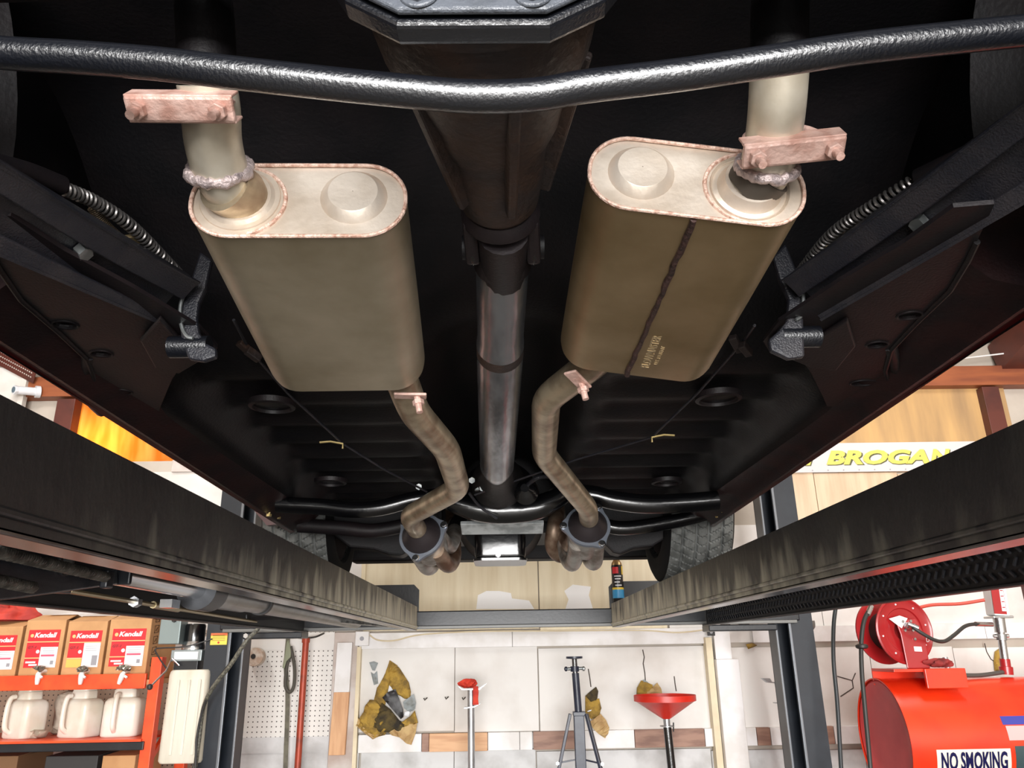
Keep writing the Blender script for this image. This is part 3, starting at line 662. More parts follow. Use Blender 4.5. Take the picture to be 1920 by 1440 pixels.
    q = P(*ln[3], Y=1.77); hk = [q+V(-s*.0, 0, 0), q+V(s*-.02, 0, .006), q+V(s*-.05, .01, .004)]; obj('cable_hook', MB().tube([q+V(0, 0, -.012), q, q+V(s*.03, 0, .006), q+V(s*.055, 0, .004)], .0025, 6), BRASS, bl_)
# rear sway bar
sb = [(-110, 84), (0, 99), (150, 108), (300, 120), (450, 138), (640, 159), (760, 171), (860, 180), (945, 181), (1020, 176), (1100, 162), (1280, 140), (1440, 116), (1600, 92), (1760, 74), (1920, 58), (2040, 46)]
pts = [P(u, v, Y=.545) for u, v in sb]
pts = [pts[0]+V(-.05, .1, .02)]+pts+[pts[-1]+V(.05, .1, .02)]
obj('sway_bar', MB().tube(spline(pts, 5), .0142, 24), GLOSSB, car)
obj('unseen_fuel_tank', MB().loft([[V(px, -.12+py, z) for px, py in rr(w_, d_, .08, 6)] for z, w_, d_ in ((2.26, .82, .52), (2.28, .9, .6), (2.33, .92, .62), (2.39, .86, .56))]), mat('tank_galvanised', (168, 172, 176), .4, .6, c2=(140, 142, 146), scale=12), car, smooth=50)  # out-of-view tank, added to give the sway bar a grey reflection
# rear axle
DC = V(-.016, .52, 2.155); DA = (V(.003, .90, 2.088)-DC).normalized()
ax = obj('differential', MB().lathe([(-.005, .118), (.03, .118), (.032, .108), (.06, .112), (.10, .106), (.13, .096), (.17, .082), (.20, .076), (.23, .064), (.30, .056), (.335, .05), (.345, .044)], DC, DA, 36), HOUSE, car)
for k in range(6):
    a = math.radians(60*k+15); x_ = V(1, 0, 0); y_ = DA.cross(x_)
    d_ = x_*math.cos(a)+y_*math.sin(a)
    obj('casting_rib', MB().beam(DC+DA*.10+d_*.095, DC+DA*.30+d_*.052, .012, .03, up=d_), HOUSE, ax, smooth=0, bevel=.003)
X_ = V(1, 0, 0); Z_ = X_.cross(DA)
def cov(sc, zo=0.): return [(-.064, -.128+zo), (.058, -.128+zo), (.105, -.095), (.136, -.04), (.136, .05), (.07, .125), (-.07, .125), (-.136, .05), (-.136, -.04), (-.108, -.095)]
outl = [DC+X_*a*1.02+Z_*b for a, b in cov(1)]
obj('housing_flange', MB().prism([p-DA*.006 for p in outl], DA*.022), GLOSSB, ax, smooth=0, bevel=.005, seg=3)
inn = [DC+X_*a*.985+Z_*b*.965-DA*.016 for a, b in cov(1)]
cv = obj('axle_cover', MB().prism(inn, DA*.007), COVERB, ax, smooth=0, bevel=.003, seg=3)
dome = [[DC+X_*a*k+Z_*(b*k+.01)-DA*t for a, b in cov(1)] for k, t in ((.78, .016), (.74, .03), (.6, .05), (.35, .062), (.05, .064))]
obj('cover_dome', MB().loft(dome), COVERB, cv, smooth=60)
c0 = DC+Z_*-.108-DA*.0165
obj('cover_rib', MB().tube([c0+X_*-.026, c0+X_*.026], .0042, 10), COVERB, cv)
for a, b in ((-.046, -.108), (.046, -.108), (.105, -.062), (.118, .02), (-.105, -.062), (-.118, .02), (.07, .1), (-.07, .1)):
    p = DC+X_*a+Z_*b-DA*.016; mm = MB(); hexhead(mm, p-DA*.002, -DA, .0115, .012); mm.lathe([(0, .016), (.003, .015)], p, -DA, 20); obj('cover_bolt', mm, COVERB, cv, smooth=30, bevel=.001)
for s in (-1, 1): obj('axle_tube', MB().tube([(s*.10, .535, 2.16), (s*.74, .535, 2.14)], .036, 20), UNDER, ax)
# driveshaft
dA = V(.004, .985, 2.078); dB = V(-.013, 1.80, 1.958); dd = (dB-dA).normalized()
L_ = (dB-dA).length
ds = obj('driveshaft', MB().lathe([(-.004, .0385), (.20, .0385), (.215, .0395), (.225, .0405), (.40, .0405), (L_-.03, .0395), (L_, .034), (L_+.03, .026)], dA, dd, 40), SHAFT, car)
obj('shaft_band', MB().lathe([(.235, .0407), (.262, .0407)], dA, dd, 40, caps=False), HOUSE, ds)
obj('tube_yoke', MB().lathe([(-.085, .024), (-.07, .034), (-.045, .038), (-.01, .0415), (.003, .0415), (.004, .039)], dA, dd, 32), UNDERB, ds)
yk = obj('pinion_yoke', MB().lathe([(0, .046), (.012, .052), (.02, .052), (.024, .04), (.05, .036)], DC+DA*.345, DA, 30), UNDERB, car)
for s in (-1, 1):
    for aa, bb in ((DC+DA*.36, DC+DA*.44),): obj('yoke_ear', MB().beam(aa+V(s*.04, 0, 0), bb+V(s*.042, 0, -.004), .02, .05), UNDERB, yk, smooth=0, bevel=.006)
    q = DC+DA*.425; obj('bearing_cap', MB().tube([q+V(s*.03, 0, -.006), q+V(s*.056, 0, -.006)], .017, 16), UNDER, yk)
    obj('u_bolt', MB().tube(spline([q+V(s*.042, -.02, -.0), q+V(s*.042, -.012, -.022), q+V(s*.042, .012, -.024), q+V(s*.042, .022, -.004)], 5), .004, 8), GLOSSB2, yk)
obj('joint_cross', MB().tube([q+V(0, -.05, -.012), q+V(0, .07, -.012)], .034, 16), UNDERB, yk)
# ---- mufflers
def muffler(c0, c1, roll, neck, dish, wid, hgt, nm):
    c0 = Vector(c0); c1 = Vector(c1); a = (c1-c0).normalized()
    x = (V(1, 0, 0)-a*a.x).normalized(); z = x.cross(a); x, z = x*math.cos(roll)-z*math.sin(roll)*-1*-1, z
    x = (V(math.cos(roll), 0, math.sin(roll))-a*V(math.cos(roll), 0, math.sin(roll)).dot(a)).normalized(); z = x.cross(a)
    pr = rr(wid, hgt, hgt*.47, 9); L = (c1-c0).length
    def ring(t, k=1., off=0.): return [c0+a*t+x*(px*k if True else 0)+z*(pz*k) for px, pz in pr]
    body = obj('muffler', MB().loft([ring(0), ring(.012, 1.004), ring(L*.5, 1.006), ring(L-.012, 1.0), ring(L, .985)], caps=False), MUFL if roll > 0 else MUF, car, smooth=50, label=nm)
    obj('front_cap', MB().loft([ring(L-.002, .98), ring(L+.003, .9), ring(L+.004, .3)]), MUF, body)
    obj('rim_bead', MB().tube(ring(.0005, .994), .0024, 8, closed=True), BEAD, body)
    nx, nz = neck; dx, dz = dish
    outer = [c0+a*.003+x*px*.985+z*pz*.97 for px, pz in pr]
    hd = ring2(c0+a*.003+x*dx+z*dz, .039, 32, x, z); hn = ring2(c0+a*.003+x*nx+z*nz, .046, 32, x, z, .98, .9)
    obj('end_cap', MB().plate(outer, [hd, hn], a*.002), MUFC, body, smooth=0)
    obj('pressed_dish', MB().lathe([(.0045, .0396), (.0025, .0385), (-.0075, .029), (-.0078, .0285), (-.0078, .0005)], c0+x*dx+z*dz, a, 48, caps=False), MUFC, body, smooth=22)
    return body, c0, a, x, z, L
def neckpiece(body, c0, a, x, z, nx, nz, bell):
    p = c0+x*nx+z*nz
    prof = [(.004, .047), (.0, .046), (.004, .043), (.002, .038), (-.006, .034), (-.012, .032), (-.010, .001)] if bell else [(.004, .047), (.0015, .0455), (.0015, .040), (-.002, .036), (-.002, .001)]
    obj('neck_flare', MB().lathe(prof, p, a, 36, caps=False), MUFC, body)
    arc = []
    for k in range(40):
        t = 2*math.pi*k/40; q = (nx+.058*math.cos(t), nz+.058*math.sin(t)); arc.append(q)
    return p
rL, fL = V(-.231, .772, 2.047), V(-.247, 1.171, 1.997)
mL = muffler(rL, fL, math.radians(1.2), (-.068, .004), (.062, .006), .246, .104, 'tan steel oval muffler, plain underside')
pL = neckpiece(mL[0], *mL[1:5], -.068, .004, False)
rR, fR = P(1306, 338, d=.89), P(1192, 652, d=1.27)
mR = muffler(rR, fR, math.radians(-8.5), (.062, .0), (-.064, .004), .250, .104, 'brown steel oval muffler with a dark lengthwise seam')
pR = neckpiece(mR[0], *mR[1:5], .062, .0, True)
# weld ring on each end cap around the neck
for (body, c0, a, x, z, L), nx in ((mL, -.068), (mR, .062)):
    sg = -1 if nx < 0 else 1
    arc = []
    for k in range(25):
        t = math.radians(-76+152*k/24); arc.append(c0+a*.0025+x*(nx-sg*(.052*math.cos(t)-.0))+z*(.049*math.sin(t)))
    obj('weld_ring', MB().tube(arc, .0026, 6), BEAD, body)
# seam and pressed lettering on the underside of the seamed muffler
body, c0, a, x, z, L = mR
s0 = c0+x*.0-z*.0535+a*.004; s1 = c0+x*-.012-z*.0532+a*(L-.002)
n_ = 26; rnd = random.Random(3); sp = [s0.lerp(s1, i/n_)+x*(rnd.random()-.5)*.0025 for i in range(n_+1)]
obj('seam', MB().tube(sp, [.0032+.0014*rnd.random() for _ in sp], 8), SEAM, body)
EMB = mat('pressed_letter', (190, 170, 134), .4, .7)
tx = -a; ty = -x
text('lettering', 'FLOWMASTER', c0+a*(L-.035)+x*.018-z*.0522, .013, EMB, body, tx, ty, .0012, bold=.02, fit=.105)
text('lettering', 'U.S. PATENT', c0+a*(L-.05)+x*.029-z*.0522, .006, EMB, body, tx, ty, .0008, fit=.06)
# ---- tail pipes with clamps
def clampset(c, axis, wdir, side, nm):
    axis = axis.normalized(); wdir = (wdir-axis*wdir.dot(axis)).normalized(); f = wdir.cross(axis)
    if f.y > 0: f = -f
    cl = obj('pipe_clamp', MB().beam(c+wdir*-.054+f*.036, c+wdir*.054+f*.036, .026, .008, up=f), CLAMP, car, smooth=0, bevel=.003, label=nm)
    for e in (-1, 1): obj('clamp_lip', MB().beam(c+wdir*-.054+f*.026+axis*.0125*e, c+wdir*.054+f*.026+axis*.0125*e, .022, .003, up=axis), CLAMP, cl, smooth=0, bevel=.001)
    ub = [c+wdir*.040+f*.062, c+wdir*.040+f*.0]+[c+wdir*.040*math.cos(t)-f*.040*math.sin(t) for t in [math.pi*k/12 for k in range(1, 12)]]+[c-wdir*.040+f*.0, c-wdir*.040+f*.062]
    obj('u_bolt', MB().tube(ub, .0046, 10), CLAMP, cl)
    for e in (-1, 1):
        mm = MB(); hexhead(mm, c+wdir*.040*e+f*.040, f, .0092, .009); obj('clamp_nut', mm, CLAMP, cl, smooth=0, bevel=.001)
    return cl
pth = [pL+mL[2]*.004, P(415, 330, Y=.735), P(398, 262, Y=.70), P(396, 205, Y=.672), P(388, 158, Y=.655)]
pp = fillet(pth, .06, 6)
tpL = obj('tail_pipe', MB().tube(pp, .0300, 30), PIPE, car, label='tail pipe rising over the axle')
obj('neck_collar', MB().tube([pL+mL[2]*.004, pL-mL[2]*.004, P(420, 345, Y=.742)], .0328, 30), PIPEB, tpL)
q = P(411, 318, Y=.731); tdir = (P(398, 262, Y=.70)-q).normalized()
def weldring(q, tdir, r, par, seed):
    rd = random.Random(seed); xx = V(1, 0, 0); xx = (xx-tdir*xx.dot(tdir)).normalized(); yy = tdir.cross(xx)
    ptsw = [q+(xx*math.cos(t)+yy*math.sin(t))*r+tdir*(rd.random()-.5)*.004 for t in [2*math.pi*k/44 for k in range(44)]]
    obj('weld', MB().tube(ptsw, [.0058+.0007*math.sin(k*1.1+seed)+.0010*rd.random() for k in range(len(ptsw))], 10, closed=True), WELDG, par)
weldring(q, tdir, .0318, tpL, 5)
for e0, s in ((P(388, 160, Y=.655), -1), (P(1462, 120, Y=.648), 1)):
    obj('shaded_axle_pipe', MB().tube(fillet([e0, e0+V(s*.002, -.012, .05), e0+V(s*.01, -.03, .13), V(s*.29, .45, 2.29), V(s*.31, .1, 2.27)], .06, 6), .0296, 26), UNDER, car)  # upper run of the pipe blackened, shade above the axle put into its colour
clampset(P(362, 188, Y=.662), P(388, 165, Y=.655)-P(396, 205, Y=.672), V(1, 0, -.03), -1, 'copper coloured exhaust clamp below the sway bar')
pthR = [pR+mR[2]*.004, P(1437, 318, Y=.742), P(1450, 262, Y=.71), P(1457, 200, Y=.68), P(1462, 118, Y=.648)]
tpR = obj('tail_pipe', MB().tube(fillet(pthR, .06, 6), .0300, 30), PIPE, car, label='tail pipe rising over the axle')
obj('neck_collar', MB().tube([pR+mR[2]*.004, P(1436, 322, Y=.745)], .0325, 30), mat('neck_burnt', (86, 78, 70), .5, .5), tpR)
q = P(1438, 312, Y=.738); weldring(q, P(1450, 262, Y=.71)-q and (P(1450, 262, Y=.71)-q).normalized(), .0315, tpR, 8)
clampset(P(1468, 262, Y=.708), P(1457, 200, Y=.68)-P(1450, 262, Y=.71), V(1, .0, .02), 1, 'copper coloured exhaust clamp on the bright tail pipe')
# ---- pipes forward of the mufflers, collectors, headers
YF = 2.30
pl = [V(-.175, 1.15, 2.0), V(-.172, 1.205, 1.996), P(776, 772, Y=1.34), P(838, 842, Y=1.56), P(860, 915, Y=1.84), P(766, 968, Y=2.14), P(782, 992, Y=2.25)]
ipL = obj('exhaust_pipe', MB().tube(fillet(pl, .045, 4), .0280, 26), PIPEB, car)
prr = [fR-mR[3]*.05+mR[2]*-.02, fR-mR[3]*.052+mR[2]*.05, P(1024, 748, Y=1.40), P(1020, 852, Y=1.74), P(1102, 952, Y=2.12), P(1104, 972, Y=2.24)]
ipR = obj('exhaust_pipe', MB().tube(fillet(prr, .04, 4), .0280, 26), PIPEB, car)
for ip, c, wd in ((ipL, P(768, 742, Y=1.215), V(1, .1, 0)), (ipR, P(1083, 712, Y=1.225), V(.6, .8, -.3))):
    c2 = Vector(c); pl_ = obj('flange_clamp', MB().beam(c2-wd.normalized()*.026, c2+wd.normalized()*.028, .024, .005), CLAMP, ip, smooth=0, bevel=.002); mm = MB(); mm.tube([c2+wd.normalized()*.012, c2+wd.normalized()*.012+V(.006, -.004, -.03)], .0055, 10); hexhead(mm, c2+wd.normalized()*.012+V(.002, 0, -.008), (.2, -.1, -1), .0095, .008); obj('flange_bolt', mm, CLAMP, ip, smooth=0)
sgs = [(-1, P(790, 1003, Y=YF), P(826, 1054, Y=2.50)), (1, P(1102, 985, Y=YF), P(1092, 1052, Y=2.50))]
for s, fc, fe in sgs:
    a = (fe-fc).normalized(); x = (V(1, 0, 0)-a*a.x).normalized(); z = x.cross(a)
    pe = (pl if s < 0 else prr)[-1]
    co = obj('header_collector', MB().lathe([(-.045, .030), (-.03, .040), (-.006, .058), (.0, .059)], fc, a, 32), mat('collector_dark', (44, 38, 40), .5, .4), car)
    tri = []
    for k in range(48):
        t = 2*math.pi*k/48; r = .068+.014*max(0, math.cos(3*(t-math.radians(20 if s < 0 else 60))))**3; tri.append(fc+a*.0+x*r*math.cos(t)+z*r*math.sin(t))
    obj('flange', MB().plate(tri, [ring2(fc, .054, 30, x, z)], a*.010), FLANGE, co, smooth=30)
    for k in range(3):
        t = math.radians((20 if s < 0 else 60)+120*k); p = fc+x*.073*math.cos(t)+z*.073*math.sin(t)
        mm = MB(); mm.lathe([(0, .011), (.003, .011), (.0035, .008), (.008, .0075)], p, -a, 16); obj('flange_bolt', mm, CHROME, co)
    obj('collector_body', MB().lathe([(.008, .055), (.03, .054), (.09, .056), (.12, .050)], fc, a, 28), HEADER, co)
    for k, (dx, dz) in enumerate(((-.029, -.027), (.029, -.027), (-.029, .027), (.029, .027))):
        b0 = fc+a*.06+x*dx+z*dz; b1 = fc+a*.19+x*dx*1.15+z*dz*1.1
        b2 = b1+V(-s*.01, .10, .03+.01*k); b3 = V(s*(.30 if dx*s > 0 else .20), 2.92+.1*k, 2.12)
        obj('header_tube', MB().tube(fillet([b0, b1, b2, b3], .07, 5), .0255, 16), HEADER if (k+s) % 3 else HEADERB, co)
obj('header_tube', MB().tube(fillet([P(815, 1040, Y=2.75), P(842, 1030, Y=2.70), P(852, 985, Y=2.66), P(880, 950, Y=2.8)], .06, 5), .024, 16), GLOSSB2, car)
obj('header_tube', MB().tube(fillet([P(1082, 1030, Y=2.80), P(1050, 1044, Y=2.72), P(1034, 1025, Y=2.66), P(1040, 985, Y=2.62), P(1045, 955, Y=2.8)], .06, 5), .027, 16), HEADERB, car)
# ---- transmission, crossmembers, oil pan
tail = V(-.013, 1.85, 1.985); td = V(.0, 1, .09).normalized()
tr_ = obj('transmission', MB().lathe([(-.03, .03), (.0, .040), (.15, .042), (.25, .055), (.35, .075), (.7, .09), (.85, .13), (.95, .15)], tail, td, 36), UNDER, car)
for u, v in ((786, 912), (962, 908), (905, 915), (885, 900)):
    q = P(u, v, Y=2.12); mm = MB(); hexhead(mm, q, (0, -1, -.3), .009, .012); obj('transmission_bolt', mm, ALU, tr_, smooth=0)
obj('shift_boot', MB().lathe([(0, .012), (.012, .026), (.018, .018), (.03, .03), (.036, .021), (.05, .034), (.06, .03)], P(984, 915, Y=2.1), (.1, 1, -.1), 22), GLOSSB2, tr_)
obj('shift_rod', MB().tube(spline([P(990, 908, Y=2.1), P(1010, 895, Y=2.05), P(1045, 893, Y=2.1)], 5), .006, 8), ARM, tr_)
obj('speedo_cable', MB().tube(spline([P(880, 925, Y=2.15), P(900, 950, Y=2.2), P(932, 972, Y=2.24)], 5), .004, 8), ARM, tr_)
for u0, v0, u1, v1 in ((890, 905, 915, 918), (955, 898, 975, 915)):
    obj('mount_tab', MB().prism([P(u0, v1, Y=2.13), P(u1, v1, Y=2.13), P((u0+u1)/2+6, v0, Y=2.13)], (0, .02, 0)), ALU, tr_, smooth=0)
cm = [(520, 946), (600, 950), (660, 956), (715, 952), (770, 938), (820, 930)]
cmc = [(822, 925), (858, 944), (900, 955), (945, 958), (1000, 953), (1035, 940), (1060, 925)]
cmr = [(1060, 925), (1110, 928), (1150, 938), (1210, 945), (1280, 943), (1345, 938)]
obj('crossmember_tube', MB().tube(spline([P(u, v, Y=2.45) for u, v in cm], 5), .026, 20), GLOSSB2, car)
obj('crossmember_tube', MB().tube(spline([P(u, v, Y=2.30) for u, v in cmc], 5), [.026+.013*math.sin(math.pi*i/30) for i in range(31)], 22), GLOSSB2, car)
obj('crossmember_tube', MB().tube(spline([P(u, v, Y=2.45) for u, v in cmr], 5), .031, 20), GLOSSB2, car)
p = [P(863, 983, Y=2.42), P(1020, 981, Y=2.42), P(1018, 1001, Y=2.48), P(866, 1003, Y=2.48)]
obj('transmission_mount', MB().prism(p, (0, .012, .012)), mat('mount_bare_metal', (196, 200, 200), .45, .2, c2=(150, 154, 154), scale=26), car, smooth=0, bevel=.002)
q0 = P(890, 1050, Y=2.72); q1 = P(985, 1005, Y=2.72)
def opr(z, k, yk): return [V((q0.x+q1.x)/2+px*k, 2.82+pz*yk, z) for px, pz in rr(q1.x-q0.x, .2, .03, 5)]
op = obj('oil_pan', MB().loft([opr(q0.z-.0, .9, .9), opr(q0.z+.006, .97, .97), opr(q0.z+.02, 1., 1.), opr(q1.z, 1.02, 1.0), opr(q1.z+.012, 1.0, 1.0)]), GLOSSB2, car, smooth=45)
obj('pan_rail', MB().loft([opr(q0.z-.002, 1.05, 1.04), opr(q0.z+.006, 1.06, 1.05)]), GLOSSB2, op)
obj('drain_bolt', (lambda mm: (hexhead(mm, P(934, 1040, Y=2.72), (0, -1, -.1), .01, .01), mm)[1])(MB()), GLOSSB2, op, smooth=0)
obj('bell_housing', MB().lathe([(0, .15), (.10, .165), (.11, .17)], (-.01, 2.95, 2.035), (0, 1, 0), 44), UNDER, car)
obj('engine_block', MB().box(-.24, .22, 3.0, 3.7, 2.02, 2.5), UNDER, car, smooth=0, bevel=.02)
fx = [(548, 952), (600, 985), (655, 1026), (700, 1030), (730, 1040), (752, 1042), (775, 1026), (800, 1000), (1100, 998), (1136, 1022), (1150, 1036), (1164, 1039), (1190, 1028), (1225, 1024), (1290, 985), (1320, 950), (1320, 915), (548, 915)]
obj('front_subframe', MB().prism([P(u, v, Y=3.02) for u, v in fx], (0, .10, .0)), UNDER, car, smooth=0, bevel=.008)
for s, pix in ((-1, [(560, 985), (640, 990), (700, 995), (760, 985), (800, 975)]), (1, [(1110, 978), (1160, 990), (1220, 985), (1290, 972), (1335, 960)])):
    obj('lower_arm', MB().tube(spline([P(u, v, Y=2.82) for u, v in pix], 5), .026, 16), UNDERB if s < 0 else GLOSSB2, car)
# ---- wheels
def tread(nm, cx, cy, s):
    R, Wd, na, nb = .32, .235, 168, 46
    cz = ZT+R
    def fn(u, v):
        t = 2*math.pi*u; e = (v-.5)*2; r = R-.012*abs(e)**5
        g = 0.
        for c in (-.62, -.2, .2, .62):
            if abs(e-c) < .045: g = .009
        k = (u*56+e*(1.6 if e > 0 else -1.6)) % 1
        if k < .16 and abs(e) > .02: g = max(g, .007)
        if abs(e) > .96: g = 0
        r -= g
        return V(cx+e*Wd/2, cy+r*math.cos(t), cz+r*math.sin(t))
    return fn, na, nb, R, Wd, cz
for cx, cy, nm in ((-.785, 3.2, 1), (.755, 3.2, 1), (-.80, .45, 0), (.80, .45, 0)):
    s = -1 if cx < 0 else 1
    fn, na, nb, R, Wd, cz = tread('tire', cx, cy, s)
    mb = MB()
    if nm: mb.grid(fn, na*2, nb)
    else: mb.grid(fn, 72, 20)
    wh = obj('wheel', mb, TIRE if nm else TIREW, car, smooth=0)  # rear treads coloured near-black in place of the shade they sit in
    for e in (-1, 1): obj('sidewall', MB().lathe([(0, R-.012), (.010, R-.03), (.016, R-.07), (.012, .215), (0, .205)], (cx+e*Wd/2, cy, cz), (e, 0, 0), 56, caps=False), TIREW, wh)
    obj('rim', MB().lathe([(.11, .206), (.10, .195), (.03, .185), (-.06, .186), (-.11, .206)], (cx, cy, cz), (s, 0, 0), 40, caps=False), RIMM, wh)
    obj('wheel_disc', MB().lathe([(.06, .186), (.062, .12), (.03, .09), (.04, .04), (.04, .001)], (cx, cy, cz), (s, 0, 0), 40, caps=False), RIMM, wh)
    obj('brake_drum', MB().lathe([(-.07, .03), (-.07, .135), (0, .14), (.05, .13)], (cx, cy, cz), (s, 0, 0), 32), UNDERB, wh)

# sill brackets behind the front wheels
for s, pix in ((-1, ((440, 872), (500, 866), (500, 905), (478, 918), (470, 930), (452, 900))), (1, ((1372, 880), (1410, 872), (1440, 862), (1440, 890), (1400, 912), (1372, 918), (1366, 898)))):
    br_ = obj('sill_bracket', MB().prism([P(u, v, Y=2.42) for u, v in pix], (0, .05, 0)), RED_EDGE, car, smooth=0, bevel=.004)
    u, v = (470, 890) if s < 0 else (1400, 888)
    obj('bracket_slot', MB().box(P(u-6, v, Y=2.4).x, P(u+6, v, Y=2.4).x, 2.416, 2.419, P(u, v+9, Y=2.4).z, P(u, v-9, Y=2.4).z), GLOSSB2, br_, smooth=0)
# ------------------------------------------------------------------ shelving rack on the left with oil boxes and jugs
ORANGE = mat('rack_orange', (238, 84, 34), .4, c2=(224, 70, 28), scale=8)
CARD = mat('cardboard', (200, 152, 104), .7, c2=(186, 138, 92), scale=6, bump=.05, bscale=120)
CARDD = mat('cardboard_inside', (120, 88, 60), .8)
LBLR = mat('label_red', (214, 40, 48), .45); LBLW = mat('label_white', (232, 230, 232), .45); LBLG = mat('label_gold', (214, 186, 92), .45)
LBLO = mat('label_orange_line', (244, 190, 130), .45); LBLP = mat('label_pink', (206, 90, 116), .5); LBLGR = mat('label_grey_print', (150, 150, 156), .5)
INK = mat('carton_ink', (84, 60, 40), .7)
FOIL = mat('spout_foil', (150, 146, 136), .3, .6, c2=(110, 104, 92), scale=60); SPOUT = mat('spout_white', (236, 234, 232), .4)
YB = 4.66
rkx0, rkx1 = -3.45, -1.90
rack = thing('shelving_rack', ((rkx0+rkx1)/2, 4.85, 0), 'orange metal shelving rack carrying oil cartons and white jugs', 'shelf')
zs1 = P(200, 1292, Y=4.62).z; zs2 = P(200, 1391, Y=4.62).z; zt1 = P(200, 1264, Y=4.62).z
for x in (P(286, 1300, Y=4.62).x, rkx0):
    obj('upright', MB().box(x-.03, x+.03, 4.62, 4.68, 0, P(290, 1232, Y=4.62).z), ORANGE, rack, smooth=0, bevel=.003)
    obj('upright', MB().box(x-.03, x+.03, 5.12, 5.18, 0, 1.62), ORANGE, rack, smooth=0, bevel=.003)
    for z in (.3, 1.0): obj('brace', MB().beam((x, 4.66, z), (x, 5.14, z+.3), .02, .03), ORANGE, rack, smooth=0)
xu = P(286, 1300, Y=4.62).x
xb = P(272, 1275, Y=4.6).x
obj('shelf_beam', MB().box(rkx0, xb, 4.605, 4.625, zs1, zt1), ORANGE, rack, smooth=0, bevel=.003)
obj('shelf_board', MB().box(rkx0, xb+.03, 4.626, 5.14, zs1+.02, zs1+.045), PINE, rack, smooth=0)
obj('shelf_beam', MB().box(rkx0, P(268, 1395, Y=4.6).x, 4.605, 4.625, P(200, 1408, Y=4.6).z, zs2), LIFTC, rack, smooth=0, bevel=.003)
obj('shelf_board', MB().box(rkx0, xb+.02, 4.60, 5.14, zs2, zs2+.012), ORANGE, rack, smooth=0)
zs3 = .66
obj('shelf_board', MB().box(rkx0, xb+.02, 4.62, 5.14, zs3-.03, zs3), ORANGE, rack, smooth=0)
zs4 = .15
obj('shelf_board', MB().box(rkx0, xb+.02, 4.62, 5.14, zs4-.03, zs4), ORANGE, rack, smooth=0)
zbx = zs1+.0455
def carton(u0, u1, vt, kind, label, lean=0., dx=0.):
    x0 = P(u0, 1220, Y=YB).x+.004; x1 = P(u1, 1220, Y=YB).x-.004; zt = P((u0+u1)/2, vt, Y=YB).z
    t = thing('oil_carton', ((x0+x1)/2, YB, zbx), label, 'box', 'oil cartons on the rack')
    h = zt-zbx; yb = YB+.38
    b = obj('carton_body', MB().box(x0, x1, YB, yb, zbx, zt), CARD, t, smooth=0, bevel=.004)
    obj('top_flap', MB().prism([(x0, YB+.004, zt), (x1, YB+.004, zt), (x1-.01, YB+.13, zt+.035), (x0+.01, YB+.13, zt+.035)], (0, .004, -.003)), CARD, t, smooth=0)
    obj('top_flap', MB().prism([(x0+.01, YB+.13, zt+.035), (x1-.01, YB+.13, zt+.035), (x1, YB+.25, zt+.002), (x0, YB+.25, zt+.002)], (0, .004, -.003)), CARD, t, smooth=0)
    w_ = x1-x0; lx0 = x0+w_*.10; lx1 = x0+w_*.90; lz1 = zt-h*.16; lz0 = zt-h*.78; yl = YB-.0012
    lb = obj('carton_label', MB().box(lx0, lx1, yl, YB, lz0, lz1), LBLR, t, smooth=0)
    lw, lh = lx1-lx0, lz1-lz0
    def pc(nm, a, b_, c, d, m, k=1): obj(nm, MB().box(lx0+lw*a, lx0+lw*b_, yl-.0006*k, yl+.0003, lz0+lh*c, lz0+lh*d), m, lb, smooth=0)
    pc('label_band', 0, 1, .665, .69, LBLO)
    if kind == 1: pc('label_patch', .46, 1, 0, .54, LBLW); pc('label_stripe', .50, .92, .29, .34, LBLP, 2); pc('label_band', 0, .46, .24, .265, LBLO); pc('label_code', .82, .92, .08, .18, LBLGR, 2)
    else: pc('label_patch', .48, 1, 0, .66, LBLW); pc('label_patch', 0, .47, 0, .22, LBLG); pc('label_band', 0, .47, .225, .26, LBLO); pc('label_code', .78, .95, .05, .32, LBLGR, 2)
    for j, (a, b_, c) in enumerate(((.05, .36, .12), (.16, .42, .05))): 
        if kind == 1: pc('label_print', a, b_, c, c+.045, LBLW)
    for j in range(3): pc('label_print', .54, .9, .60-.06*j-.04*(kind == 1)*2-.03, .61-.06*j-.04*(kind == 1)*2-.03, LBLGR, 2)
    obj('label_seal', MB().lathe([(0, lw*.055), (.0012, lw*.055)], (lx0+lw*.38, yl-.0002, lz0+lh*.42), (0, -1, 0), 16), LBLW, lb, smooth=0)
    text('label_word', 'Kendall', (lx0+lw*.20, yl-.001, lz0+lh*.79), lh*.135, LBLW, lb, depth=.0008, shear=.22, bold=.035, fit=lw*.70)
    obj('label_emblem', MB().lathe([(0, lw*.055), (.001, lw*.05)], (lx0+lw*.12, yl-.0002, lz0+lh*.845), (0, -1, 0), 14), LBLO, lb, smooth=0)
    text('label_word', 'GT-1', (lx0+lw*.05, yl-.001, lz0+lh*.50), lh*.075, mat('label_dark_print', (120, 40, 48), .5), lb, depth=.0006, shear=.2, bold=.02, fit=lw*.26)
    return t, x0, x1, zt
c1 = carton(-42, 37, 1175, 1, 'oil carton with cut label corner and a red jacket lying on top')
c2 = carton(40, 117, 1163, 1, 'oil carton beside the one under the red jacket, white-cornered label and tall spout foil')
c3 = carton(119, 196, 1165, 2, 'oil carton with a gold patch on its label')
c4 = carton(198, 279, 1161, 1, 'oil carton at the rack end with symbols printed on its side')
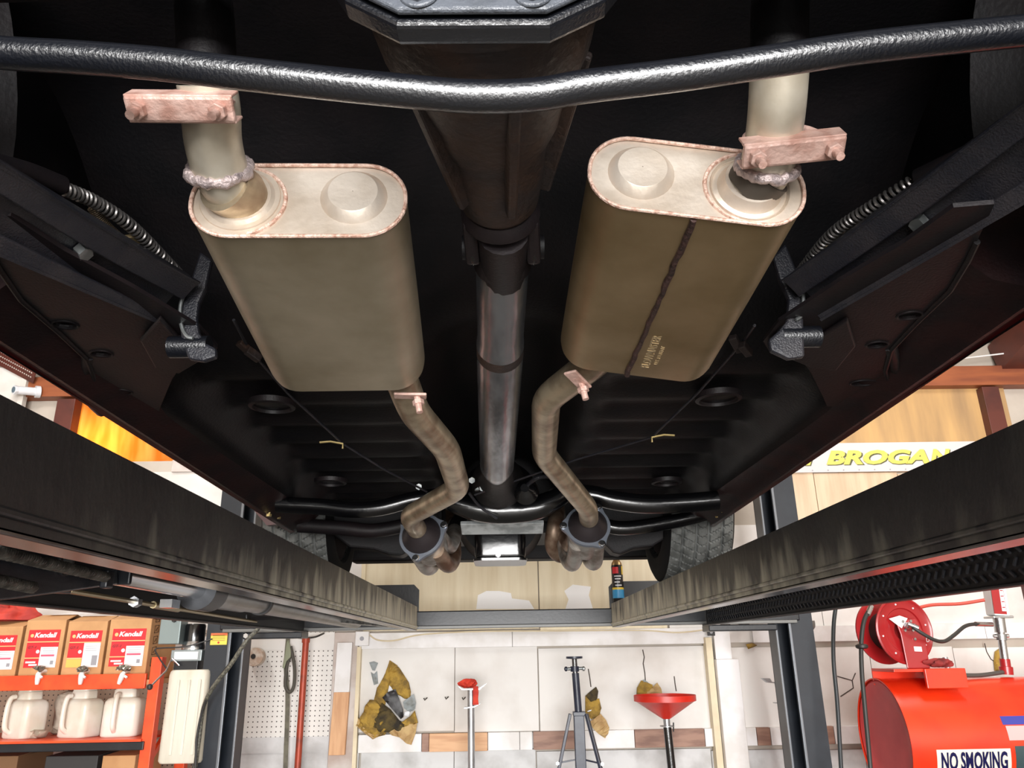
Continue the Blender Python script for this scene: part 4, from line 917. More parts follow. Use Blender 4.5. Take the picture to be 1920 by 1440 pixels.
# printed symbols on the end carton's side
x1 = c4[2]
for k in range(5):
    z = zbx+.07+.06*k; fr = [(x1+.0012, YB+.05, z), (x1+.0012, YB+.10, z+.006), (x1+.0012, YB+.10, z+.046), (x1+.0012, YB+.05, z+.04)]
    obj('printed_symbol', MB().tube(fr, .0022, 5, closed=True), INK, c4[0]); obj('printed_symbol', MB().beam((x1+.0012, YB+.065, z+.012), (x1+.0012, YB+.085, z+.032), .002, .006, up=(1, 0, 0)), INK, c4[0], smooth=0)
obj('printed_symbol', MB().tube(ring2((x1+.0012, YB+.17, zbx+.28), .022, 18, V(0, 1, 0), V(0, 0, 1)), .0022, 5, closed=True), INK, c4[0])
def spout(u, v, t, seed, tilt=0.):
    rnd = random.Random(seed); q = P(u, v, Y=4.595)
    sp_ = obj('spout', MB().lathe([(0, .012), (.012, .015), (.03, .0145), (.05, .012), (.062, .009)], q+V(0, 0, .03), V(tilt, 0, -1), 16), SPOUT, t)
    obj('spout_tap', MB().tube([q+V(.012, -.004, .012), q+V(.026, -.006, .004)], .007, 10), SPOUT, sp_)
    obj('spout_neck', MB().tube([q+V(0, 0, .028), q+V(0, .035, .036), q+V(0, .07, .036)], .010, 10), SPOUT, sp_)
    pts = []
    for k in range(9):
        a = 2*math.pi*k/9; r = .03*(.6+.6*rnd.random()); pts.append((q.x+math.cos(a)*r*1.35, q.z+.052+math.sin(a)*r*.62))
    crumple('spout_foil', pts, 4.60, .004, FOIL, t, amp=.014, cuts=2, smooth=0, seed=seed)
spout(71, 1272, c2[0], 3); spout(152, 1272, c3[0], 4); spout(230, 1272, c4[0], 5, -.3)
def jfn(u, v):
    t = 2*math.pi*u; f = math.pi*.5*v; d = 1+.12*math.sin(3*t+1)+.08*math.sin(7*t+2*f)+.05*math.sin(11*f+4*t)
    return V((c1[1]+c1[2])/2-.09+.18*d*math.sin(f)*math.cos(t), YB+.17+.15*d*math.sin(f)*math.sin(t), c1[3]+.040+.085*math.cos(f)*d)
jk = obj('red_jacket', MB().grid(jfn, 40, 14), mat('red_cloth', (196, 62, 48), .7, c2=(160, 44, 36), scale=9), smooth=60)
tag(jk, 'crumpled red jacket lying over the oil cartons', 'jacket')
ps = obj('paper_sheet', MB().grid(lambda u, v: V(c2[1]+.06+.33*u, YB+.10+.2*v, c2[3]+.0365+.012*math.sin(3*u+1)*v+.006*v), 8, 5), LBLW, smooth=60)
tag(ps, 'white paper sheet on top of the oil cartons', 'paper')
# jugs
JUG = mat('jug_plastic', (236, 234, 224), .4, c2=(222, 216, 200), scale=5, coat=.2)
JUGB = mat('jug_cap_black', (36, 34, 34), .5)
def jug(u, rot, label, w=.20, d=.15, h=.245, tint=None):
    q = P(u, 1388, Y=4.80); z0 = zs2+.0125; t = thing('fluid_jug', (q.x, 4.80, z0), label, 'jug', 'white fluid jugs on the rack')
    R_ = Matrix.Rotation(rot, 3, 'Z')
    def rg(z, k, kx=1., off=0.): return [V(q.x, 4.80, 0)+R_ @ V(px*k*kx+off, py*k, z0+z) for px, py in rr(w, d, .035, 5)]
    obj('jug_body', MB().loft([rg(0, .94), rg(.008, 1.), rg(h*.66, 1.), rg(h*.74, .97), rg(h*.80, .82, 1.05), rg(h*.83, .62, 1.), rg(h*.98, .60), rg(h, .56)]), JUG, t, smooth=55)
    obj('jug_mouth', MB().loft([rg(h, .60, .9), rg(h+.012, .60, .9)]), JUG, t)
    obj('jug_lid', MB().loft([rg(h+.012, .5, 1.2), rg(h+.022, .46, 1.2)]), JUGB, t)
    hp = [(-.02, -d/2+.004, h*.90), (-.02, -d/2-.022, h*.86), (-.02, -d/2-.034, h*.62), (-.02, -d/2-.03, h*.25), (-.02, -d/2+.002, h*.12)]
    obj('jug_handle', MB().tube(spline([V(q.x, 4.80, z0)+R_ @ V(*p) for p in hp], 6), .013, 12), JUG, t)
    return t
jug(-52, -.5, 'white jug mostly hidden at the open side of the shelf', h=.235)
jug(42, -.45, 'white jug with its handle turned aside, beside a crumpled rag')
jug(146, -.35, 'white jug with a black lid between the rag and the creamier jug')
jug(226, .12, 'creamy white jug nearest the orange upright', h=.25)
for u, v0, v1, lab, sd in ((92, 1362, 1392, 'crumpled beige rag between two jugs', 4), (118, 1300, 1345, 'crumpled grey plastic bag behind the jugs', 7)):
    x0, x1, z0, z1 = wrect(u-22, v0, u+22, v1, 4.92); z0 = max(z0, zs2+.013) if sd == 4 else z0
    Yc = 4.80 if sd == 4 else 5.0
    if sd == 7: z0 = zs2+.013; z1 = z0+.24
    pts = [(x0+.02, z0), (x1-.02, z0), (x1, z0+.04), (x1-.03, z1-.01), ((x0+x1)/2, z1), (x0+.01, z1-.03), (x0, z0+.05)]
    tag(crumple('rag', pts, Yc, .03, mat('rag_beige', (198, 186, 170), .8, c2=(176, 162, 146), scale=20), None, amp=.045, cuts=3, seed=sd), lab, 'rag')
for u0, u1, v, m, lab in ((-60, 47, 1418, CARDD, 'dark closed carton below the jug shelf'), (92, 196, 1417, mat('carton_black', (52, 50, 50), .6), 'flat black carton below the jugs'), (198, 266, 1416, CARD, 'kraft carton below the jug shelf beside the upright')):
    q0 = P(u0, v, Y=4.75); q1 = P(u1, v, Y=4.75); t = thing('storage_carton', ((q0.x+q1.x)/2, 4.72, zs3), lab, 'box')
    obj('carton_body', MB().box(q0.x, q1.x-.02, 4.72, 5.08, zs3, q0.z), m, t, smooth=0, bevel=.004)
    obj('carton_lid', MB().prism([(q0.x, 4.72, q0.z), (q1.x-.02, 4.72, q0.z), (q1.x-.0, 4.9, q0.z+.012), (q0.x+.03, 4.9, q0.z+.012)], (0, .004, -.003)), m, t, smooth=0)
# ------------------------------------------------------------------ hydraulic power unit on the left post
PU = thing('power_unit', (-1.86, 4.62, P(340, 1425, Y=4.56).z), 'hydraulic power unit with tall white plastic tank beside the lift post', 'pump')
TANKW = mat('reservoir_plastic', (222, 216, 202), .45, c2=(196, 186, 164), scale=3, lo=.4, hi=.7, stretch=(3, 1, .6))
x0, x1, z0, z1 = wrect(302, 1256, 383, 1432, 4.54)
xs = (x1-x0)
rgs = []
for z, k in ((z0, .94), (z0+.012, 1.0), (z1-.03, .96), (z1-.008, .92), (z1, .84)):
    rgs.append([V((x0+x1)/2+px*k, 4.64+py*k, z) for px, py in rr(xs, .19, .03, 5)])
res = obj('reservoir', MB().loft(rgs), TANKW, PU, smooth=50)
for k in (-.2, .05, .3): obj('moulded_rib', MB().box((x0+x1)/2+xs*k-.008, (x0+x1)/2+xs*k+.008, 4.541, 4.549, z0+.04, z1-.05), TANKW, res, smooth=0, bevel=.003)
bx0, bx1, bz0, bz1 = wrect(318, 1213, 376, 1256, 4.56)
obj('valve_block', MB().box(bx0, bx1, 4.57, 4.70, bz0+.045, bz1-.015), mat('block_grey', (150, 158, 160), .35, .5), PU, smooth=0, bevel=.004)
obj('name_plate', MB().box(bx0+.02, bx1-.02, 4.5685, 4.5705, bz0+.055, bz0+.095), LBLW, PU, smooth=0)
obj('pump_neck', MB().box(bx0+.02, bx1-.02, 4.58, 4.69, z1-.01, bz0+.05), LIFTC, PU, smooth=0, bevel=.004)
mx_ = (bx0+bx1)/2+.01
obj('motor', MB().lathe([(0, .05), (.01, .056), (.13, .056), (.14, .05), (.142, .02)], (mx_, 4.64, bz1-.015), (0, 0, 1), 28), GLOSSB2, PU)
obj('motor_bell', MB().lathe([(-.02, .062), (.0, .064), (.02, .060), (.03, .056)], (mx_, 4.64, bz1-.0), (0, 0, 1), 28), CHROME, PU)
qx0, qx1, qz0, qz1 = wrect(298, 1158, 337, 1208, 4.55)
obj('control_box', MB().box(qx0, qx1, 4.555, 4.66, qz0, qz1), mat('box_grey', (134, 146, 146), .4, .4), PU, smooth=0, bevel=.005)
obj('switch_knob', MB().lathe([(0, .012), (.014, .011)], ((qx0+qx1)/2+.02, 4.555, qz1-.015), (0, -1, 0), 14), JUGB, PU)
ha = P(336, 1248, Y=4.56); hb_ = P(281, 1288, Y=4.50)
lv = obj('release_lever', MB().tube([ha, P(322, 1234, Y=4.55), P(311, 1258, Y=4.52), hb_], .005, 8), CHROME, PU)
obj('lever_knob', MB().lathe([(-.016, .004), (-.012, .012), (0, .016), (.012, .012), (.016, .004)], hb_, (0, 0, 1), 16), JUGB, lv)
obj('control_wire', MB().tube(spline([P(398, 1198, Y=4.56), P(350, 1212, Y=4.54), P(305, 1215, Y=4.54), P(291, 1218, Y=4.54), P(300, 1236, Y=4.53), P(314, 1256, Y=4.53)], 6), .004, 6), JUGB, PU)
obj('mount_arm', MB().box(bx1-.03, -1.575, 4.66, 4.70, bz0+.05, bz0+.10), LIFTC, PU, smooth=0)
hz = obj('hydraulic_hose', MB().tube(spline([P(485, 1178, Y=4.40), P(460, 1205, Y=4.38), P(430, 1250, Y=4.40), P(400, 1288, Y=4.44), P(382, 1325, Y=4.50), P(374, 1380, Y=4.52), P(366, 1440, Y=4.52), P(360, 1500, Y=4.52), P(352, 1800, Y=4.52), V(-1.8, 4.52, .02)], 7), .011, 12), mat('hose_grey', (72, 70, 64), .5, c2=(120, 118, 104), scale=90))
tag(hz, 'grey braided hydraulic hose looping down past the lift post', 'hose')
hz2 = obj('power_cable', MB().tube(spline([P(480, 1182, Y=4.42), P(440, 1232, Y=4.41), P(392, 1300, Y=4.47), P(371, 1370, Y=4.49), P(366, 1450, Y=4.49), P(356, 1800, Y=4.49), V(-1.82, 4.47, .02)], 7), .006, 8), JUGB)
tag(hz2, 'thin black cable running beside the hydraulic hose', 'cable')
# ------------------------------------------------------------------ pegboard things
q = P(475, 1232, Y=W-.06)
sp_ = thing('tape_spool', (q.x, W-.03, q.z-.06), 'off-white spool hung on the pegboard', 'spool')
obj('spool_roll', MB().lathe([(0, .055), (.006, .058), (.062, .058), (.068, .055)], q+V(.006, .065, 0), (0, -1, 0), 32), mat('spool_paper', (214, 204, 192), .6, c2=(186, 160, 140), scale=25), sp_)
obj('spool_hole', MB().lathe([(0, .016), (.002, .016)], q+V(.0, -.004, .004), (0, -1, 0), 20), JUGB, sp_)
q = P(541, 1190, Y=W-.02)
STRAP = mat('strap_olive', (104, 100, 84), .7, c2=(84, 80, 68), scale=30); STRAPD = mat('strap_dark', (74, 70, 62), .7)
st_ = thing('ratchet_strap', (q.x, W-.02, .2), 'olive ratchet strap hanging on the pegboard beside the red pole', 'strap')
obj('webbing', MB().grid(lambda u, v: spline([P(540, 1196, Y=W-.02), P(536, 1250, Y=W-.03), P(539, 1300, Y=W-.02), P(538, 1360, Y=W-.02), P(535, 1440, Y=W-.02), P(532, 1600, Y=W-.02)], 8)[int(v*40)]+V(.014*(u-.5)*2, .003*u, 0), 2, 40), STRAP, st_)
lp = [P(545, 1212, Y=W-.04), P(552, 1250, Y=W-.04), P(551, 1285, Y=W-.04), P(543, 1298, Y=W-.04), P(535, 1285, Y=W-.04), P(538, 1250, Y=W-.035), P(546, 1225, Y=W-.035)]
obj('strap_loop', MB().tube(spline(lp, 5), .011, 8), STRAPD, st_)
obj('ratchet_handle', MB().prism([P(u, v, Y=W-.05) for u, v in ((540, 1200), (546, 1216), (545, 1232), (537, 1240), (533, 1254), (529, 1252), (534, 1225), (537, 1205))], (0, .02, 0)), mat('ratchet_green', (132, 136, 112), .5, .3), st_, smooth=0, bevel=.003)
REDP = mat('pole_red', (168, 70, 48), .45, .2, c2=(130, 62, 48), scale=14, lo=.5, hi=.7)
a = P(574, 1196, Y=W-.10); b = P(558, 1440, Y=W-.10); b2 = a+(b-a)*((a.z)/(a.z-b.z))
b2.z = 0
rp = thing('floor_pole', b2, 'red steel pole with a hook leaning on the pegboard', 'pole')
obj('pole_tube', MB().tube([b2, a], .0205, 18), REDP, rp)
obj('pole_collar', MB().lathe([(0, .026), (.03, .026)], a-V(0, 0, .03), (0, 0, 1), 18), REDP, rp)
obj('pole_hook', MB().tube(spline([P(545, 1192, Y=W-.1), P(560, 1196, Y=W-.1), P(575, 1196, Y=W-.1), P(592, 1194, Y=W-.1), P(608, 1187, Y=W-.1)], 4), .006, 8), ROPE, rp)
x0, x1, z0, z1 = wrect(625, 1205, 654, 1416, W-.05)
wb = thing('plank_offcut', ((x0+x1)/2, W-.05, z0), 'pine plank half painted white hung on the wall stud', 'plank')
zm = P(640, 1298, Y=W-.05).z
obj('bare_half', MB().prism([(x0-.012, W-.05, z0), (x1-.01, W-.05, z0), (x1, W-.05, zm), (x0, W-.05, zm)], (0, .036, 0)), PINEV, wb, smooth=0, bevel=.002)
obj('painted_half', MB().prism([(x0, W-.05, zm), (x1, W-.05, zm), (x1+.004, W-.05, z1), (x0+.006, W-.05, z1)], (0, .036, 0)), WBOARD, wb, smooth=0, bevel=.002)
# outlet box with its flat cable
x0, x1, z0, z1 = wrect(667, 1184, 692, 1211, W-.03)
ob = thing('outlet_box', ((x0+x1)/2, W-.03, z0), 'white outlet box on the stud below the lift crossbeam', 'outlet')
obj('box_body', MB().box(x0, x1, W-.05, W-.012, z0, z1), WBOARD, ob, smooth=0, bevel=.004)
obj('socket', MB().lathe([(0, .014), (.002, .014)], ((x0+x1)/2, W-.05, (z0+z1)/2), (0, -1, 0), 16), LBLGR, ob)
cb_ = obj('wall_cable', MB().tube(spline([P(692, 1190, Y=W-.01), P(708, 1200, Y=W-.01), P(740, 1201, Y=W-.01), P(790, 1190, Y=W-.01), P(900, 1184, Y=W-.01), P(1040, 1183, Y=W-.01), P(1200, 1182, Y=W-.01), P(1270, 1186, Y=W-.01), P(1330, 1180, Y=W-.01)], 6), .0045, 8), IVORY)
tag(cb_, 'cream flat cable stapled along the top wall rail', 'cable')
x0, x1, z0, z1 = wrect(1326, 1170, 1340, 1192, W-.06)
o2 = thing('outlet', ((x0+x1)/2, W-.06, z0), 'dark outlet on the white wall post', 'outlet')
obj('outlet_plate', MB().box(x0, x1, W-.062, W-.052, z0, z1), JUGB, o2, smooth=0, bevel=.002)
for k in (.3, .7): obj('socket', MB().lathe([(0, .010), (.002, .010)], ((x0+x1)/2, W-.062, z0+(z1-z0)*k), (0, -1, 0), 12), LBLGR, o2)
for u, lab in ((1359, 'grey dome fitting beside the dark outlet on the white post'), (1395, 'grey dome fitting on the rail between white post and lift post'), (1518, 'grey dome fitting on the rail behind the lift post')):
    q = P(u, 1170, Y=W-.05); tag(obj('dome_fitting', MB().lathe([(.02, .035), (0, .036), (-.02, .033), (-.035, .022), (-.042, .004)], q, (0, 0, 1), 22), mat('dome_grey', (120, 118, 114), .5, .3)), lab, 'fitting', 'grey dome fittings on the rail')
# ------------------------------------------------------------------ torn wall patches showing insulation
INS = mat('insulation_yellow', (176, 142, 62), .9, c2=(120, 96, 50), scale=16, lo=.42, hi=.66, bump=.8, bscale=70)
INSD = mat('insulation_grimy', (92, 78, 44), .9, c2=(46, 40, 32), scale=14, bump=.8, bscale=70)
FELT = mat('felt_black', (34, 32, 34), .45, bump=.1); LINER = mat('liner_white', (220, 222, 226), .5); LINERG = mat('liner_grey', (140, 148, 150), .5, c2=(110, 112, 108), scale=18)
PAPER = mat('kraft_backing', (198, 168, 116), .7, c2=(172, 138, 92), scale=14)
def patch(name, u, vb, label, bits):
    q = P(u, vb, Y=W+.02); t = thing(name, (q.x, W+.02, q.z), label, 'insulation')
    for i, (nm, pix, dy, th, m, amp) in enumerate(bits):
        crumple(nm, wpoly(pix, W), W+.03-dy, th, m, t, amp=amp, cuts=3, seed=i+len(pix), smooth=70 if m in (INS, INSD) else 30)
patch('torn_insulation', 730, 1396, 'large tear in the wall spilling yellow insulation and black felt', [
    ('insulation_strip', [(730, 1238), (722, 1262), (712, 1282), (706, 1290), (700, 1315), (698, 1345), (712, 1352), (722, 1320), (728, 1290), (735, 1262), (745, 1248)], .005, .006, INS, .012),
    ('insulation_mass', [(730, 1238), (738, 1244), (748, 1252), (757, 1266), (766, 1280), (770, 1298), (768, 1312), (758, 1310), (742, 1300), (730, 1285), (728, 1262)], .006, .01, INS, .02),
    ('white_liner', [(728, 1268), (733, 1285), (740, 1312), (735, 1330), (722, 1318), (720, 1292)], .004, .002, LINER, .004),
    ('insulation_mass', [(694, 1312), (706, 1314), (716, 1328), (722, 1345), (728, 1362), (722, 1378), (704, 1382), (684, 1372), (670, 1358), (676, 1345), (682, 1335), (686, 1322)], .014, .02, INS, .03),
    ('grimy_insulation', [(716, 1318), (732, 1330), (748, 1350), (762, 1360), (758, 1368), (738, 1374), (714, 1372), (700, 1360), (706, 1342), (712, 1330)], .022, .02, INSD, .03),
    ('black_felt', [(717, 1308), (727, 1298), (742, 1292), (748, 1308), (756, 1330), (757, 1344), (752, 1348), (738, 1332), (726, 1318)], .036, .004, FELT, .008),
    ('grey_liner', [(756, 1316), (776, 1301), (780, 1318), (778, 1330), (768, 1336), (758, 1328)], .03, .002, LINERG, .006),
    ('white_liner', [(758, 1336), (770, 1330), (766, 1344), (758, 1342)], .028, .002, LINER, .004),
    ('insulation_mass', [(740, 1362), (756, 1352), (770, 1342), (778, 1332), (784, 1355), (770, 1360), (752, 1366)], .03, .012, INS, .018),
    ('paper_flap', [(728, 1370), (745, 1362), (765, 1357), (783, 1356), (780, 1374), (772, 1396), (764, 1394), (750, 1382), (735, 1378)], .045, .003, PAPER, .014),
    ('paper_flap', [(672, 1345), (668, 1360), (684, 1374), (700, 1386), (715, 1378), (722, 1368), (716, 1376), (700, 1374), (684, 1362)], .04, .003, PAPER, .014),
    ('grey_liner', [(691, 1242), (700, 1240), (708, 1243), (702, 1258), (697, 1257)], .004, .002, LINERG, .003),
    ('grey_liner', [(694, 1260), (700, 1264), (706, 1258), (708, 1282), (700, 1285)], .004, .002, LINERG, .003)])
patch('torn_insulation', 1125, 1384, 'narrow tear in the wall beside the tripod stand with a kraft paper flap', [
    ('grimy_insulation', [(1098, 1305), (1108, 1296), (1118, 1288), (1122, 1296), (1120, 1312), (1108, 1316)], .008, .01, INSD, .014),
    ('insulation_mass', [(1098, 1305), (1112, 1312), (1124, 1310), (1128, 1328), (1124, 1342), (1112, 1348), (1104, 1350), (1098, 1335)], .006, .008, INS, .012),
    ('white_liner', [(1101, 1320), (1108, 1316), (1113, 1325), (1112, 1340), (1107, 1350), (1102, 1342)], .016, .002, LINER, .003),
    ('paper_flap', [(1105, 1354), (1126, 1338), (1136, 1350), (1142, 1364), (1140, 1376), (1134, 1384), (1122, 1376), (1112, 1366)], .03, .003, PAPER, .016)])
patch('torn_insulation', 1215, 1300, 'small tear in the wall with loose insulation above the red funnel', [
    ('insulation_mass', [(1195, 1290), (1203, 1276), (1214, 1280), (1224, 1284), (1222, 1302), (1194, 1303)], .01, .012, INS, .018),
    ('grey_liner', [(1203, 1278), (1208, 1274), (1216, 1280), (1213, 1292), (1204, 1292)], .024, .002, LINERG, .003),
    ('paper_flap', [(1200, 1304), (1222, 1290), (1232, 1280), (1240, 1292), (1242, 1304)], .03, .003, PAPER, .012)])
patch('torn_insulation', 1412, 1216, 'tuft of yellow insulation poking out under the top rail', [
    ('insulation_mass', [(1400, 1208), (1412, 1206), (1420, 1210), (1412, 1214), (1404, 1217)], .012, .01, INS, .012)])
patch('torn_insulation', 1870, 1258, 'yellow insulation in a broken sheet behind the pump pipe', [
    ('insulation_mass', [(1868, 1222), (1876, 1216), (1882, 1226), (1884, 1256), (1868, 1258), (1866, 1240)], .012, .012, INS, .016)])
CRK = mat('crack_dark', (70, 60, 54), .8)
for pix in ([(1205, 1218), (1208, 1232), (1206, 1244), (1209, 1262), (1210, 1276)], [(1103, 1254), (1106, 1272), (1108, 1288)], [(1264, 1268), (1266, 1284), (1268, 1296)], [(1570, 1268), (1584, 1272), (1598, 1276), (1604, 1262)], [(1598, 1276), (1600, 1290), (1588, 1298), (1576, 1306)], [(1846, 1206), (1850, 1222), (1858, 1236), (1864, 1240)], [(1350, 1180), (1358, 1206), (1360, 1216)]):
    obj('wall_crack', MB().tube([P(u, v, Y=W+.029) for u, v in pix], .0035, 6), CRK, wall_back)
for u, v, hl in ((800, 1309, 'small rusty wall hook beside the large insulation tear'), (840, 1307, 'small rusty wall hook between the tear and the galvanised prop stand'), (872, 1308, 'small rusty wall hook right behind the galvanised prop stand')):
    q = P(u, v, Y=W-.01); tag(obj('wall_hook', MB().tube([q+V(0, .03, 0), q, q+V(-.012, -.006, -.012), q+V(-.018, 0, .0)], .004, 6), ROPE), hl, 'hook', 'rusty hooks in a row on the white wall')
# ------------------------------------------------------------------ stands in front of the wall
GALV = mat('galvanised', (190, 194, 198), .32, .8, c2=(160, 164, 168), scale=12)
DKBLUE = mat('stand_blueblack', (30, 36, 54), .35, c2=(44, 50, 66), scale=14)
RAGR = mat('rag_red', (214, 62, 40), .75, c2=(184, 44, 30), scale=22)
Ys = 5.05
q = P(883, 1293, Y=Ys)
sd = thing('prop_stand', (q.x, Ys, 0), 'galvanised prop stand with a saddle and red rag on top', 'stand')
obj('stand_pole', MB().tube([(q.x+.01, Ys, .02), (q.x, Ys, q.z)], .021, 20), GALV, sd)
obj('base', MB().lathe([(0, .16), (.012, .16), (.02, .05), (.03, .024)], (q.x+.01, Ys, 0), (0, 0, 1), 28), GALV, sd)
obj('saddle', MB().prism([q+V(-.075, -.03, .022), q+V(-.055, -.03, 0), q+V(.055, -.03, 0), q+V(.095, -.03, .034), q+V(.07, -.03, .02), q+V(.05, -.03, .006), q+V(-.05, -.03, .006)], (0, .06, 0)), GALV, sd, smooth=0)
k = P(883, 1326, Y=Ys); obj('collar_plate', MB().prism([k+V(-.04, -.03, -.006), k+V(.02, -.03, .0), k+V(.06, -.03, .022), k+V(.02, -.03, .006), k+V(-.04, -.03, .0)], (0, .06, 0)), GALV, sd, smooth=0)
rg_ = MB()
rnd = random.Random(4)
def lump(c, rx, ry, rz, seed, n=18, m=12, amp=.25):
    rd = random.Random(seed); ph = [rd.random()*6 for _ in range(6)]
    def fn(u, v):
        t = 2*math.pi*u; f = math.pi*v
        d = 1+amp*(.5*math.sin(3*t+ph[0]+2*f)+.35*math.sin(5*t+ph[1])*math.sin(3*f+ph[2])+.3*math.sin(7*t+4*f+ph[3]))*math.sin(f)
        return V(c[0]+rx*d*math.sin(f)*math.cos(t), c[1]+ry*d*math.sin(f)*math.sin(t), c[2]+rz*d*math.cos(f))
    return MB().grid(fn, n, m)
rg_ = lump((q.x-.012, Ys, q.z+.036), .05, .035, .026, 3, 30, 16, .5)
o = obj('red_rag', rg_, RAGR, smooth=25); tag(o, 'crumpled red rag resting on the galvanised prop stand', 'rag')
obj('rag_tail', MB().loft([[V(q.x+.03+.0*i+px, Ys-.03+py*.3, q.z+.02-.035*i) for px, py in rr(.03+.006*(i % 2), .03, .01, 3)] for i in range(4)]), RAGR, o, smooth=40)
# black tripod stand
Yt = 4.95; q = P(1077, 1238, Y=Yt); zt_ = q.z
tp = thing('tripod_stand', (q.x, Yt, 0), 'blue-black tripod support stand with a flat pad and hand screw', 'stand')
def zv(v): return P(1077, v, Y=Yt).z
obj('pad', MB().lathe([(0, .016), (.004, .05), (.016, .05)], (q.x, Yt, zv(1236)), (0, 0, 1), 24), DKBLUE, tp)
obj('screw', MB().tube([(q.x+.002, Yt, zv(1262)), (q.x, Yt, zv(1236))], .016, 16), GLOSSB, tp)
hn = zv(1254); hd_ = obj('hand_screw', MB().tube([(q.x-.045, Yt, hn), (q.x+.05, Yt, hn+.002)], .009, 12), ALU, tp)
for s in (-1, 1): obj('screw_knob', MB().lathe([(-.008, .008), (-.004, .014), (.006, .014), (.012, .006)], (q.x+s*.052, Yt, hn), (s, 0, 0), 14), ALU if s > 0 else DKBLUE, hd_)
obj('screw_nut', MB().lathe([(0, .026), (.03, .026)], (q.x, Yt, hn-.016), (0, 0, 1), 18), DKBLUE, tp)
obj('upper_tube', MB().tube([(q.x+.012, Yt, zv(1340)), (q.x+.003, Yt, zv(1262))], .022, 18), DKBLUE, tp)
obj('collar', MB().box(q.x-.022, q.x+.05, Yt-.035, Yt+.035, zv(1342), zv(1334)), DKBLUE, tp, smooth=0, bevel=.003)
obj('centre_post', MB().beam((q.x+.012, Yt, 0.02), (q.x+.012, Yt, zv(1338)), .062, .05, up=(0, 1, 0)), DKBLUE, tp, smooth=0, bevel=.004)
for a in (180, 330, 90):
    c, s = math.cos(math.radians(a)), math.sin(math.radians(a))
    lg = obj('leg', MB().beam((q.x+.012+c*.05, Yt-.0+s*.05, zv(1338)), (q.x+.012+c*.36, Yt+s*.30, .02), .03, .018), DKBLUE, tp, smooth=0, bevel=.003)
    obj('brace', MB().beam((q.x+.012+c*.13, Yt+s*.12, zv(1430)), (q.x+.012+c*.02, Yt+s*.02, zv(1424)), .012, .008), DKBLUE, tp, smooth=0)
    mm = MB(); hexhead(mm, (q.x+.012+c*.135, Yt+s*.12-.014, zv(1430)), (0, -1, 0), .010, .008); obj('leg_bolt', mm, CHROME, lg, smooth=0)
# red funnel drain
Yf = 4.9; q = P(1246, 1303, Y=Yf); zf = lambda v: P(1246, v, Y=Yf).z
RFUN = mat('funnel_red', (226, 48, 30), .38, c2=(204, 40, 26), scale=6)
fn_ = thing('oil_drain_funnel', (q.x, Yf, 0), 'red funnel oil drain on a black pole with silver neck', 'funnel')
rF = (P(1304, 1310, Y=Yf).x-P(1189, 1310, Y=Yf).x)/2
fz0 = zf(1303); fz1 = zf(1314); fz2 = zf(1348)
obj('funnel', MB().lathe([(fz2-fz0, .022), (fz1-fz0-.004, rF*.93), (fz1-fz0, rF), (0, rF), (0, rF*.985), (fz1-fz0+.004, rF*.97), (fz2-fz0+.01, .015)], (q.x, Yf, fz0), (0, 0, 1), 44, caps=False), RFUN, fn_)
obj('neck', MB().lathe([(0, .019), (.055, .021)], (q.x+.001, Yf, zf(1364)), (0, 0, 1), 18), GALV, fn_)
obj('neck_plate', MB().lathe([(0, .042), (.004, .042)], (q.x+.001, Yf, zf(1362)), (0, 0, 1), 20), GALV, fn_)
obj('lock_pin', MB().tube([(q.x+.04, Yf, zf(1355)), (q.x+.036, Yf, zf(1372))], .004, 8), JUGB, fn_)
obj('drain_pole', MB().tube([(q.x+.03, Yf, .3), (q.x+.002, Yf, zf(1364))], .024, 20), GLOSSB2, fn_)
obj('drain_tank', MB().lathe([(0, .2), (.02, .22), (.24, .22), (.30, .1), (.31, .03)], (q.x+.03, Yf, .02), (0, 0, 1), 32), RFUN, fn_)
# second galvanised prop behind the lift post
Yp = 5.15; a = P(1458, 1280, Y=Yp); b = P(1490, 1440, Y=Yp); f0 = a+(b-a)*(a.z/(a.z-b.z)); f0.z = 0
s2 = thing('prop_stand', f0, 'bare galvanised prop with a flat top tab behind the right lift post', 'stand')
obj('stand_pole', MB().tube([f0, a], .020, 18), GALV, s2)
obj('top_tab', MB().prism([P(u, v, Y=Yp) for u, v in ((1430, 1272), (1444, 1272), (1448, 1279), (1462, 1279), (1462, 1282), (1440, 1280))], (0, .05, 0)), GALV, s2, smooth=0)
k = P(1464, 1317, Y=Yp); obj('collar_plate', MB().box(k.x-.04, k.x+.03, Yp-.03, Yp+.03, k.z-.004, k.z), GALV, s2, smooth=0)
# ------------------------------------------------------------------ spray can on the crossbeam end
q = P(1158, 1118, Y=4.605); X0 = q.x+.004; Z0 = 1.7725
can = thing('spray_can', (X0, 4.60, Z0), 'black and blue spray can with a red nozzle on the lift crossbeam', 'can')
def vz(v): return P(1158, v, Y=4.60).z-Z0
obj('can_body', MB().lathe([(0, .030), (.004, .033), (vz(1062), .033), (vz(1060), .031)], (X0, 4.60, Z0), (0, 0, 1), 28), mat('can_black', (26, 24, 26), .3), can)
obj('can_shoulder', MB().lathe([(vz(1060), .032), (vz(1056), .029), (vz(1050), .018), (vz(1049), .012)], (X0, 4.60, Z0), (0, 0, 1), 28), mat('can_gold', (170, 140, 96), .35, .7), can)
obj('nozzle', MB().lathe([(vz(1050), .009), (vz(1043), .009), (vz(1041), .006)], (X0, 4.60, Z0), (0, 0, 1), 16), mat('nozzle_red', (190, 46, 34), .4), can)
